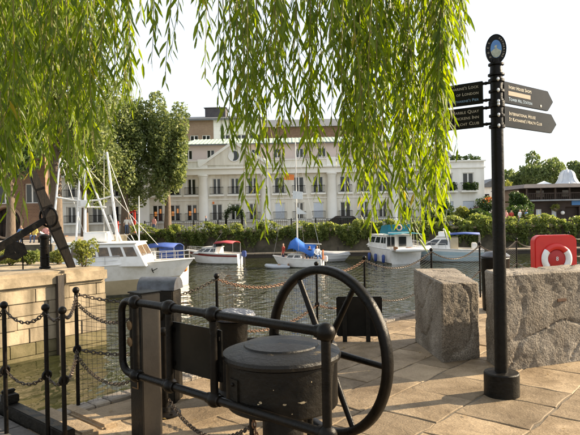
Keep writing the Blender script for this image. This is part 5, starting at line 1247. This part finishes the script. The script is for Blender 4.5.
# 2 cruiser with blue cockpit canvas behind
b2 = thing('blue_canvas_cruiser', 'white cruiser with wraparound windscreen and blue cockpit canvas beyond the yacht bow', 'boat', (-6.15, 32.6, WL), R(174))
sh2 = hull(b2, 6.6, 2.4, 1.1, 1.35, rake=.16)
cabin(b2, 1.9, 4.0, 1.9, 1.05, 2.15, .05, .75, .82, 2, wz=(.2, .85)); cabin(b2, 3.6, 5.6, 1.5, 1.1, 1.42, .1, .9, .8, 1, nm='coachroof')
canopy(b2, .25, 1.95, 1.95, 1.1, 2.4, 'canvas_blue', .2)
for s_ in (1, -1): MB().add([(0.28, s_*.97, 1.1), (1.1, s_*.97, 1.1), (1.1, s_*.97, 2.18), (.28, s_*.97, 2.18)], [(0, 1, 2, 3)]).build('canvas_side', 'canvas_blue', b2).modifiers.new('t', 'SOLIDIFY').thickness = .02
MB().tube([(2.2, .2, 1.8), (3.4, .2, 3.0)], .015, 5).build('aerial', 'steel', b2); MB().tube([(2.6, -.3, 1.8), (3.2, -.3, 2.9)], .015, 5).build('aerial', 'steel', b2)
rails(b2, sh2, .55, .95, .35, 5)
q = at(184.5, 268, 30); bu = thing('mooring_buoy', 'small orange buoy hanging at the yacht bow', 'buoy', q-Vector((0, 0, .2))); MB().ball((0, 0, .2), .18, 12, 8, (1, 1, 1.15)).build('float', 'orange', bu, 60); MB().tube([(0, 0, .38), (0, 0, .9)], .015, 5).build('rope', 'deck_grey', bu)
# 3 cruiser with red canopy
p3 = gz(214, 266, WL)
b3 = thing('red_canopy_cruiser', 'small white cabin cruiser with dark red stripe and red canopy hood', 'boat', gz(241, 264, WL)+Vector((0, .4, 0)), R(162))
sh3 = hull(b3, 5.0, 2.0, .82, 1.15, stripe='stripe_red', stripe_z=(.72, .9), rake=.2)
cabin(b3, 1.9, 4.1, 1.55, .85, 1.35, .0, 1.0, .85, 3, wz=(.3, .82)); canopy(b3, .4, 2.1, 1.6, .85, 1.85, 'canvas_red', .16)
MB().add([(1.95, -.75, 1.36), (2.25, -.72, 1.36), (2.02, -.7, 1.75), (1.95, -.7, 1.75)]+[(1.95, .75, 1.36), (2.25, .72, 1.36), (2.02, .7, 1.75), (1.95, .7, 1.75)], [(0, 1, 2, 3), (4, 7, 6, 5), (1, 5, 6, 2), (0, 3, 7, 4), (3, 2, 6, 7), (0, 4, 5, 1)]).build('windscreen', 'boat_glass', b3)
om = MB().box(-.42, -.08, -.17, .17, .55, 1.05).build('outboard', 'fender_blue', b3, None, .06); MB().box(-.32, -.16, -.06, .06, -.3, .549).build('outboard_leg', 'black_rubber', om)
rails(b3, sh3, .6, .96, .3, 4); MB().tube([(2.4, .5, 1.4), (1.4, .5, 2.6)], .015, 5).build('aerial', 'steel', b3)
# 4 sailing boat with blue tarp
b4 = thing('sailing_boat', 'small cream sailing boat with blue tarp over its boom and tall mast', 'boat', gz(322, 268, WL)+Vector((.1, .6, 0)), R(162))
sh4 = hull(b4, 3.9, 1.7, .62, .85, ('white_gel', 'white_gel'), .14, tw=.6, deckm='varnish', bowpow=1.8)
mxp = 1.95
MB().tube([(mxp, 0, .3), (mxp, 0, 9.6)], [.055, .035], 8).build('mast', 'alu_mast', b4, 60); MB().tube([(mxp, 0, 1.75), (.1, 0, 1.7)], .045, 8).build('boom', 'alu_mast', b4, 60)
ts = MB(); vs = []; nx = 8
for i in range(nx+1):
    t = i/nx; x = mxp+.55-2.0*t; zr_ = 1.78+.5*max(0, 1-abs(t-.25)*3)-.1*t
    for w_, dz in ((-.75, -.75+.15*math.sin(i*1.7)), (-.38, -.28), (0, 0), (.38, -.26), (.75, -.7+.15*math.cos(i*1.3))): vs.append((x, w_, zr_+dz))
ts.add(vs, [(i*5+j, i*5+j+1, (i+1)*5+j+1, (i+1)*5+j) for i in range(nx) for j in range(4)]); o = ts.build('tarp', 'tarp_blue', b4, 60); o.modifiers.new('t', 'SOLIDIFY').thickness = .02
cabin(b4, 1.5, 2.9, 1.0, .6, .95, .05, .4, .85, 2, m='white_gel')
for a in ((3.85, 0, .85), (1.6, .78, .68), (1.6, -.78, .68), (.05, 0, .65)): MB().tube([a, (mxp, 0, 9.3)], .008, 4).build('stay', 'steel', b4)
om = MB().box(-.36, -.04, -.14, .14, .42, .86).build('outboard', 'white_gel', b4, None, .05); MB().box(-.26, -.12, -.05, .05, -.3, .419).build('outboard_leg', 'black_rubber', om)
fl = MB().add([(0, 0, 0), (.75, .06, .1), (.8, .02, -.5), (.02, 0, -.55)], [(0, 1, 2, 3)]).build('flag', 'white_reflect', b4, None, 0, (mxp-.55, .1, 5.6)); fl.modifiers.new('t', 'SOLIDIFY').thickness = .01
fl = MB().add([(0, 0, 0), (.75, .06, .1), (.8, .02, -.35), (.02, 0, -.4)], [(0, 1, 2, 3)]).build('flag', 'orange', b4, None, 0, (mxp+.1, .1, 6.9)); fl.modifiers.new('t', 'SOLIDIFY').thickness = .01
fl = MB().add([(0, 0, 0), (-.8, .06, -.5), (-.8, .02, -.55), (.02, 0, -.55)], [(0, 1, 2, 3)]).build('flag', 'white_reflect', b4, None, 0, (mxp-.05, .1, 4.5)); fl.modifiers.new('t', 'SOLIDIFY').thickness = .01
MB().tube([(-.1, .3, .6), (-.1, .3, 1.3)], .05, 8).build('horseshoe_buoy', 'orange', b4, 60)
# inflatable dinghies
def dinghy(label, loc, rz, L_, B_, m, r_=.17):
    t = thing('inflatable_dinghy', label, 'dinghy', loc, rz); pts = [(0, -B_/2, r_*.7), (L_*.65, -B_/2, r_*.8), (L_*.88, -B_*.32, r_*1.1), (L_, 0, r_*1.35), (L_*.88, B_*.32, r_*1.1), (L_*.65, B_/2, r_*.8), (0, B_/2, r_*.7)]
    sm = []
    for i in range(len(pts)-1):
        for k in range(4): sm.append(Vector(pts[i]).lerp(Vector(pts[i+1]), k/4))
    sm.append(Vector(pts[-1])); MB().tube(sm, [r_*.6]+[r_]*(len(sm)-2)+[r_*.6], 10).build('tube', m, t, 60)
    MB().box(.1, L_*.72, -B_/2+.05, B_/2-.05, r_*.3, r_*.5).build('floor', 'rubber_grey', t); MB().box(.1, .16, -B_/2+.08, B_/2-.08, r_*.5, r_*2.2).build('transom', 'varnish', t); MB().box(L_*.4, L_*.52, -B_/2+.02, B_/2-.02, r_*1.6, r_*1.75).build('thwart', 'varnish', t)
    return t
dinghy('grey-blue inflatable dinghy floating beside the sailing boat', gz(290, 268, WL)+Vector((0, .2, 0)), R(178), 1.75, 1.0, 'rubber_grey', .14)
# 5 covered grey boat
b5 = thing('covered_boat', 'small boat under a flat grey cover behind the sailing boat', 'boat', gz(314, 263, WL)+Vector((0, 1.6, 0)), R(-12))
hull(b5, 3.1, 1.6, .5, .6, ('rubber_white', 'grey_cover'), .16)
cv = MB(); vs = []
for i in range(7):
    t = i/6; x = .05+3.0*t; w_ = .78*(1-max(0, (t-.45)/.55)**2.2)+.02
    for y, z in ((-w_, .58), (-w_*.5, .80+.06*math.sin(i)), (0, .92-.2*t), (w_*.5, .8), (w_, .58)): vs.append((x, y, z))
cv.add(vs, [(i*5+j, i*5+j+1, (i+1)*5+j+1, (i+1)*5+j) for i in range(6) for j in range(4)]); cv.build('cover', 'grey_cover', b5, 60).modifiers.new('t', 'SOLIDIFY').thickness = .02
# 6 teal-canopied boat, stern to us
b6 = thing('teal_canopy_boat', 'white motor boat with teal canopies seen from its stern', 'boat', gz(406, 264, WL), R(104))
sh6 = hull(b6, 6.8, 2.9, 1.15, 1.4, tw=.92, rake=.14)
cabin(b6, 1.0, 5.0, 2.3, 1.1, 2.15, .1, .8, .9, 3, wz=(.42, .86)); cabin(b6, 4.4, 6.2, 1.6, 1.2, 1.6, .1, .8, .8, 1, nm='coachroof')
canopy(b6, -.15, 1.2, 2.6, 1.2, 2.35, 'canvas_teal', .10, 'awning')
fd = MB().prism([(-.95, 2.42), (.95, 2.42), (.9, 3.0), (-.9, 3.0)], 0, .04, Matrix.Translation((1.1, 0, 0)) @ Matrix.Rotation(R(-90), 4, 'Z')).build('flybridge_dodger', 'canvas_teal', b6)
for s_ in (1, -1): MB().add([(1.1, s_*.95, 2.3), (2.8, s_*.9, 2.3), (2.5, s_*.85, 2.9), (1.1, s_*.92, 3.0)], [(0, 1, 2, 3)]).build('flybridge_side', 'canvas_teal' if s_ > 0 else 'white_gel', b6).modifiers.new('t', 'SOLIDIFY').thickness = .03
MB().box(2.4, 2.5, -.85, .85, 2.22, 2.85).build('flybridge_front', 'white_gel', b6)
MB().torus((1.02, .05, 2.75), .2, .06, (1, 0, 0), 24, 8).build('life_ring', 'ring_pink', b6, 60)
for s_ in (.78, -.2): MB().box(.93, .99, s_-.3, s_+.3, 1.3, 2.05).build('cabin_door_glass', 'boat_glass', b6)
MB().tube([(2.5, -.4, 2.9), (2.5, -.4, 4.3)], .03, 6).build('mast', 'white_gel', b6); MB().box(2.3, 2.7, -.55, -.25, 3.3, 3.45).build('radar', 'white_gel', b6, None, .04)
for x in (.8, 2.2, 3.6):
    p = sh6(x/6.8); MB().lathe([(.02, -.55), (.12, -.45), (.13, 0), (.08, .1), (.02, .12)], 10, None, (p.x, p.y+.13, .6)).build('fender', 'fender_blue', b6, 60)
rails(b6, sh6, .5, .96, .5, 6)
d6 = b6.matrix_basis @ Vector((-.42, -1.05, 1.02))
dinghy('white inflatable tender slung across the stern of the teal-canopied boat', d6, R(104+90+180-6), 2.75, 1.0, 'rubber_white', .17).location = b6.matrix_basis @ Vector((-.62, 1.25, 1.0))
# 7 sport fisher, bow to the left
b7 = thing('sport_boat', 'white and pale blue sport cruiser with navy sun canopy', 'boat', gz(484, 262, WL)+Vector((.2, .6, 0)), R(164))
sh7 = hull(b7, 6.3, 2.5, .95, 1.35, ('white_gel', 'pale_blue_hull'), .18, stripe='pale_blue_hull', stripe_z=(.5, .80))
cabin(b7, 2.5, 5.2, 2.0, 1.0, 1.95, .1, 1.7, .8, 2, wz=(.35, .8)); canopy(b7, .3, 2.5, 2.0, .95, 2.25, 'canvas_blue', .12)
cb7 = MB().box(1.9, 2.5, -.8, .8, 1.0, 1.9).build('cockpit_bulkhead', 'cream_hull', b7); 
for y in (-.5, .1): MB().box(1.86, 1.898, y, y+.4, 1.15, 1.8).build('door_pane', 'boat_glass_warm', cb7)
mb = MB(); mb.tube([(2.6, -.75, 2.0), (3.0, -.7, 2.55), (3.0, .7, 2.55), (2.6, .75, 2.0)], .05, 8); mb.build('radar_arch', 'white_gel', b7, 60)
MB().prism([(-.7, 1.98), (.7, 1.98), (.6, 2.35), (-.6, 2.35)], 0, .9, Matrix.Translation((2.5, 0, 0)) @ Matrix.Rotation(R(-90), 4, 'Z')).build('flybridge', 'white_gel', b7, None, .03)
for y in (-.3, .35): MB().tube([(2.9, y, 2.5), (2.7, y, 4.1)], .014, 5).build('aerial', 'steel', b7)
MB().box(.5, .9, .3, .8, 1.0, 1.45).build('seat', 'white_gel', b7, None, .05); MB().box(.5, .9, -.8, -.3, 1.0, 1.45).build('seat', 'white_gel', b7, None, .05)
rails(b7, sh7, .45, .97, .4, 6)

# red frame on the far promenade
rfm = thing('red_gateway', 'bright red upright frame by the railing in front of the terrace', 'gateway', (at(130.5, 225, 58.6).x, 58.6, 0))
for x in (-.42, .42): MB().box(x-.1, x+.1, -.1, .1, 0, 2.3 if x > 0 else 1.9).build('upright', 'red_paint', rfm)
MB().beam((-.5, 0, 1.95), (.5, 0, 2.35), .2, .14).build('top_bar', 'red_paint', rfm); MB().box(-1.45, -1.25, -.1, .1, 0, 1.3).build('side_post', 'red_paint', rfm); MB().box(-1.25, -.5, -.05, .05, .9, 1.0).build('side_bar', 'red_paint', rfm)
# parked car roofs behind the railing
car = thing('parked_car', 'dark parked car mostly hidden behind the railing and hedge', 'car', (at(346, 225, 61.4).x, 61.4, 0))
MB().prism([(-2.1, .3), (2.1, .3), (2.15, .75), (1.3, .92), (.75, 1.38), (-1.0, 1.42), (-1.75, .95), (-2.15, .85)], -.85, .85, I4).build('body', 'hair_dark', car, None, .06)
for x in (-1.35, 1.3):
    for y in (-.86, .72): w_ = MB().lathe([(.001, 0), (.32, 0), (.32, .14), (.001, .14)], 18, Matrix.Rotation(R(90), 3, 'X'), (x, y+.14, .32)).build('wheel', 'black_rubber', car, 40)
MB().add([(-.95, -.862, .95), (.72, -.862, .95), (.55, -.862, 1.3), (-.75, -.862, 1.33)], [(0, 1, 2, 3)]).build('side_window', 'boat_glass', car)

# ================================================================== PEOPLE
def person_mesh(pose):
    J = {'pel': (0, 0, .95), 'wai': (0, 0, 1.10), 'che': (0, .01, 1.32), 'nk': (0, 0, 1.47), 'hd': (0, -.015, 1.58), 'hd2': (0, -.01, 1.70),
         'ls': (.17, 0, 1.41), 'le': (.24, .02, 1.14), 'lw': (.25, -.06, .90), 'lh': (.25, -.09, .80), 'rs': (-.17, 0, 1.41), 're': (-.24, .02, 1.14), 'rw': (-.25, -.06, .90), 'rh': (-.25, -.09, .80),
         'll': (.095, 0, .90), 'lk': (.10, -.02, .50), 'la': (.10, .03, .09), 'lt': (.11, -.13, .04), 'rl': (-.095, 0, .90), 'rk': (-.10, -.02, .50), 'ra': (-.10, .03, .09), 'rt': (-.11, -.13, .04)}
    if pose == 'walk': J.update(lk=(.10, -.16, .52), la=(.10, -.2, .1), lt=(.11, -.36, .06), rk=(-.10, .06, .50), ra=(-.10, .32, .14), rt=(-.11, .2, .05), lw=(.24, .12, .92), lh=(.24, .14, .82), rw=(-.24, -.22, .98), rh=(-.24, -.28, .90))
    if pose == 'sit':
        dz = -.47
        J = {k: (v[0], v[1], v[2]+dz) for k, v in J.items()}
        J.update(ll=(.1, -.02, .46), lk=(.12, -.44, .50), la=(.12, -.42, .09), lt=(.13, -.58, .04), rl=(-.1, -.02, .46), rk=(-.12, -.44, .50), ra=(-.12, -.42, .09), rt=(-.13, -.58, .04), lw=(.17, -.3, .58), lh=(.14, -.38, .56), rw=(-.17, -.3, .58), rh=(-.14, -.38, .56), le=(.25, -.06, .7), re=(-.25, -.06, .7))
    Rr = dict(pel=.145, wai=.125, che=.15, nk=.055, hd=.085, hd2=.075, ls=.07, le=.048, lw=.034, lh=.04, rs=.07, re=.048, rw=.034, rh=.04, ll=.095, lk=.064, la=.045, lt=.042, rl=.095, rk=.064, ra=.045, rt=.042)
    E_ = [('pel', 'wai'), ('wai', 'che'), ('che', 'nk'), ('nk', 'hd'), ('hd', 'hd2'), ('che', 'ls'), ('ls', 'le'), ('le', 'lw'), ('lw', 'lh'), ('che', 'rs'), ('rs', 're'), ('re', 'rw'), ('rw', 'rh'), ('pel', 'll'), ('ll', 'lk'), ('lk', 'la'), ('la', 'lt'), ('pel', 'rl'), ('rl', 'rk'), ('rk', 'ra'), ('ra', 'rt')]
    ks = list(J); me = bpy.data.meshes.new('person'); me.from_pydata([J[k] for k in ks], [(ks.index(a), ks.index(b)) for a, b in E_], [])
    o = bpy.data.objects.new('tmp', me); COL.objects.link(o); o.modifiers.new('s', 'SKIN')
    for i, k in enumerate(ks): sv = me.skin_vertices[0].data[i]; sv.radius = (Rr[k], Rr[k]*(.72 if k in ('che', 'wai', 'pel') else 1)); sv.use_root = (k == 'pel')
    ss = o.modifiers.new('u', 'SUBSURF'); ss.levels = 1; ss.render_levels = 1
    dg = bpy.context.evaluated_depsgraph_get(); r_ = bpy.data.meshes.new_from_object(o.evaluated_get(dg)); bpy.data.objects.remove(o)
    r_.materials.clear()
    for k in ('skin', 'cloth_white', 'cloth_denim', 'hair_dark', 'cloth_black'): r_.materials.append(MATS[k])
    off = -.47 if pose == 'sit' else 0
    for p in r_.polygons:
        c = p.center; z = c.z-off; p.use_smooth = True
        if z > 1.66 or (z > 1.54 and c.y > .02): i = 3
        elif z > 1.45: i = 0
        else:
            i = 1 if z > .97 else 2
            if pose == 'sit' and c.y < -.12 and z < 1.06: i = 2
            if abs(c.x) > .19 and .72 < z < 1.12 and pose != 'sit': i = 0
            if c.z < .085: i = 4
        p.material_index = i
    return r_
PM = {k: person_mesh(k) for k in ('stand', 'walk', 'sit')}
def person(pose, loc, rz, shirt, legs, label, hair='hair_dark', sc=1.0):
    o = bpy.data.objects.new('person', PM[pose]); COL.objects.link(o); o.location = loc; o.rotation_euler = (0, 0, rz); o.scale = (sc,)*3
    for i, k in ((1, shirt), (2, legs), (3, hair)): o.material_slots[i].link = 'OBJECT'; o.material_slots[i].material = MATS[k]
    return tag(o, label, 'person')
def far_p(px, Y, pose, rz, *a, **k): return person(pose, (at(px, 220, Y).x, Y, .002), rz, *a, **k)
far_p(206, 58.3, 'walk', R(-80), 'cloth_navy', 'cloth_black', 'person in dark clothes walking past the left white column')
far_p(126.5, 57.0, 'stand', R(10), 'cloth_white', 'cloth_denim', 'person in a white shirt left of two by the red frame', sc=1.0)
far_p(129.7, 57.2, 'stand', R(-20), 'cloth_white', 'cloth_khaki', 'person in a white shirt and pale trousers in front of the red frame')
far_p(154, 57.6, 'stand', R(-30), 'cloth_pink', 'cloth_denim', 'person in pink behind the hedge by the plane tree trunk')
far_p(506, 57, 'stand', R(10), 'cloth_pink', 'cloth_khaki', 'person in pink, leftmost of the group above the ivy wall', sc=.98)
far_p(511.5, 57.3, 'stand', 0, 'cloth_red', 'cloth_denim', 'person in red in the group above the ivy wall', sc=.97)
far_p(520, 57, 'stand', R(30), 'cloth_white', 'cloth_denim', 'person in white among the group in front of the inn')
far_p(523, 57.4, 'stand', R(-20), 'cloth_pink', 'cloth_grey', 'fair-haired person in pale pink in the group in front of the inn', hair='hair_fair')
far_p(526.5, 57.1, 'stand', R(40), 'cloth_blue', 'cloth_denim', 'person in blue at the right of the group above the ivy wall')
# seated people by the warehouse, on a bench
bq = at(40, 240, 40); bench = thing('bench', 'low bench with seated people behind the anchor', 'bench', (bq.x, 40, 0))
MB().box(-1.9, 1.9, -.22, .22, .40, .445).build('seat', 'varnish', bench)
for x in (-1.6, 0, 1.6): MB().box(x-.05, x+.05, -.2, .2, -.002, .399).build('leg', 'iron', bench)
for i, (dx, s_, l_, lab) in enumerate([(-1.3, 'cloth_blue', 'cloth_denim', 'seated person in blue behind the anchor'), (-.4, 'cloth_yellow', 'cloth_denim', 'seated person in yellow behind the anchor'), (.45, 'cloth_pink', 'cloth_white', 'seated person in pink behind the anchor'), (1.2, 'cloth_red', 'cloth_khaki', 'seated person in red behind the anchor')]):
    person('sit', (bq.x+dx, 40.02, .0), R(random.uniform(-20, 20)), s_, l_, lab)
# crew of the sailing boat
def on_b4(x, y, z): return b4.matrix_basis @ Vector((x, y, z))
person('sit', on_b4(.9, .42, .38), R(160), 'cloth_navy', 'cloth_denim', 'crew member in navy seated on the far side under the tarp')
person('sit', on_b4(.45, -.05, .36), R(20), 'cloth_white', 'cloth_blue', 'crew member in white seated at the stern of the sailing boat', hair='hair_fair')
person('sit', on_b4(1.15, -.35, .36), R(-10), 'cloth_red', 'cloth_denim', 'crew member in red seated nearest us in the sailing boat')
person('stand', gz(285, 267, WL)+Vector((-.1, .35, .07)), R(-70), 'cloth_red', 'cloth_navy', 'person in a red top standing in the grey dinghy')

# ================================================================== WILLOW OVERHEAD
TW = Vector((-4.2, -2.6, 0))
wil = thing('weeping_willow', 'weeping willow whose leafy fronds hang across the top of the view', 'tree', TW)
tr = MB(); tr.tube([(0, 0, -.1), (.05, .1, 1.2), (.2, .3, 2.6), (.4, .6, 4.2)], [.42, .34, .30, .24], 14); tr.build('trunk', 'bark', wil, 60)
BR = []
def branch(pts, r0, r1):
    P_ = [Vector(p)-TW for p in pts]; n_ = len(P_); MB().tube(P_, [r0+(r1-r0)*i/(n_-1) for i in range(n_)], 8).build('branch', 'bark', wil, 60); BR.append([Vector(p) for p in pts])
branch([(-3.9, -2.2, 3.9), (-2.0, 0.5, 5.2), (-.4, 2.6, 5.3), (.8, 4.2, 4.7), (1.4, 4.9, 4.0)], .17, .03)
branch([(-3.9, -2.1, 3.7), (-3.0, 1.5, 5.0), (-2.6, 3.4, 5.0), (-2.4, 5.0, 4.4)], .16, .03)
branch([(-3.9, -2.2, 4.0), (-1.6, 1.2, 5.9), (-.6, 3.6, 5.6), (-.1, 4.6, 4.8)], .15, .03)
branch([(-4.0, -2.2, 3.6), (-4.2, 1.0, 4.8), (-3.6, 3.6, 4.9), (-3.3, 5.2, 4.3)], .14, .03)
def frond(px, Y, py_end, rg, dens=1.0, pyt=-70, leafL=.125, sway=None):
    top = at(px+rg.uniform(-6, 6), pyt, Y); end = at(px, py_end, Y); L_ = top.z-end.z
    sw = rg.uniform(-.08, .08) if sway is None else sway; ph = rg.uniform(0, 6); sy = rg.uniform(-.07, .07)
    def pos(s_): f = s_/L_; return Vector((top.x+(end.x-top.x)*f+sw*math.sin(f*3+ph)*.8*f, Y+sy*math.sin(f*4+ph), top.z-s_))
    n_ = 14; st = [pos(L_*i/n_) for i in range(n_+1)]; mb = MB(); mb.cur = 0
    mb.tube([p-TW for p in st], [.0045-.003*i/n_ for i in range(n_+1)], 4, cap=False)
    lv = []; s_ = .02; az = rg.uniform(0, 6)
    twigs = [(pos, 0, L_)]
    k = 0
    while s_ < L_:
        t0 = pos(s_); az += 2.4+rg.uniform(-.4, .4); lv.append((t0, az, rg.uniform(.75, 1.15)*(1-.35*max(0, s_/L_-.8)/.2)))
        if rg.random() < .10*dens and s_ < L_-.25:   # side twig
            tl = rg.uniform(.18, .5); a = rg.uniform(0, 6.28); kx = .45 if px < 425 else .2; d = Vector((math.cos(a)*kx, math.sin(a)*.35, -1)).normalized(); q = [t0, t0+d*tl*.5, t0+d*tl*.8+Vector((0, 0, -tl*.25))]
            mb.tube([p-TW for p in q], [.0025, .002, .001], 3, cap=False); ss = .03
            while ss < tl: lv.append((q[0].lerp(q[2], ss/tl), rg.uniform(0, 6.28), rg.uniform(.7, 1.1))); ss += .036
        s_ += rg.uniform(.028, .046)/dens
    mb.cur = 1
    for p, a, sc in lv:
        l_ = leafL*sc; w_ = l_*rg.uniform(.13, .19); sp_ = rg.uniform(.25, .75); d = Vector((math.cos(a)*sp_, math.sin(a)*sp_, -1)).normalized()
        d = (d+Vector((.0, 0, 0))).normalized(); x = d.cross(Vector((rg.uniform(-1, 1), rg.uniform(-1, 1), rg.uniform(-.2, .2)))).normalized(); y = d.cross(x); p = p-TW
        b0 = p+d*.008; m1 = p+d*l_*.36; m2 = p+d*l_*.72-Vector((0, 0, l_*.03)); e = p+d*l_-Vector((0, 0, l_*.10))+y*l_*.05
        mb.add([b0, m1+x*w_*.5, m2+x*w_*.42, e, m2-x*w_*.42, m1-x*w_*.5, m1+y*w_*.14, m2+y*w_*.12], [(0, 1, 6), (0, 6, 5), (1, 2, 7, 6), (6, 7, 4, 5), (2, 3, 7), (7, 3, 4)])
    me = bpy.data.meshes.new('frond'); me.from_pydata(mb.v, [], mb.f); me.materials.append(MATS['twig']); me.materials.append(MATS['willow_leaf']); me.polygons.foreach_set('material_index', mb.mi)
    return link('frond', me, wil)
rw_ = random.Random(42)
# centre curtain: lower end of the fronds across the photograph
prof = [(205, 45), (212, 105), (222, 130), (232, 150), (240, 195), (250, 175), (258, 222), (268, 238), (276, 180), (285, 200), (296, 160), (308, 180), (316, 165), (326, 195), (334, 130), (342, 150), (350, 205), (358, 215), (366, 195), (374, 235), (384, 225), (394, 200), (402, 222), (412, 215), (420, 225), (430, 205), (438, 218), (443, 195), (449, 66), (456, 60), (461, 42)]
for i, (px, pe) in enumerate(prof):
    k = 3 if px < 345 else 4
    if px < 238 or px > 448: k = 2
    for j in range(k):
        Y = rw_.uniform(3.2, 4.3) if px < 430 else rw_.uniform(3.3, 3.9); e = pe if j == 0 else pe*(rw_.uniform(.3, .85) if px < 348 else rw_.uniform(.45, .97))
        if 325 < px < 348 and j: e *= .75
        frond(px+rw_.uniform(-5, 5), Y, e, rw_, .85 if px < 345 else 1.0)
for px, pe in ((128, 52), (143, 22), (152, 62), (158, 32), (171, 84), (176, 55)):
    frond(px, rw_.uniform(3.4, 4.0), pe, rw_, .8)
left = [(-14, 180), (-6, 190), (2, 205), (8, 200), (14, 178), (20, 160), (26, 150), (33, 172), (40, 140), (46, 165), (52, 185), (58, 150), (65, 185), (72, 160), (80, 178), (88, 205), (94, 150), (100, 120), (106, 95), (112, 118), (118, 100), (128, 112)]
for px, pe in left:
    for j in range(4 if px < 28 else 3 if px < 95 else 2):
        Y = rw_.uniform(3.3, 5.2); e = pe if j == 0 else pe*rw_.uniform(.4, .98); frond(px+rw_.uniform(-5, 5), Y, e, rw_, 1.0)

# fallen leaves along the quay
fl_ = []
rgl = random.Random(9)
for i in range(260):
    u_, v_ = rgl.uniform(-.2, 7), abs(rgl.gauss(0, .8))+.05
    if i % 3 == 0: v_ = rgl.uniform(.2, 4.5)
    p = lk(u_, v_, .012); fl_.append((p.x, p.y, p.z))
o = leaves_np('fallen_leaves', fl_, .05, 'dry_leaf', None, 3, 0, .35); o['kind'] = 'stuff'; o['label'] = 'dry fallen leaves scattered over the paving'; o['category'] = 'leaves'
co = np.empty(len(o.data.vertices)*3); o.data.vertices.foreach_get('co', co); co = co.reshape(-1, 3); co[:, 2] = .008+(co[:, 2]-.012)*.25+.004; o.data.vertices.foreach_set('co', co.ravel())
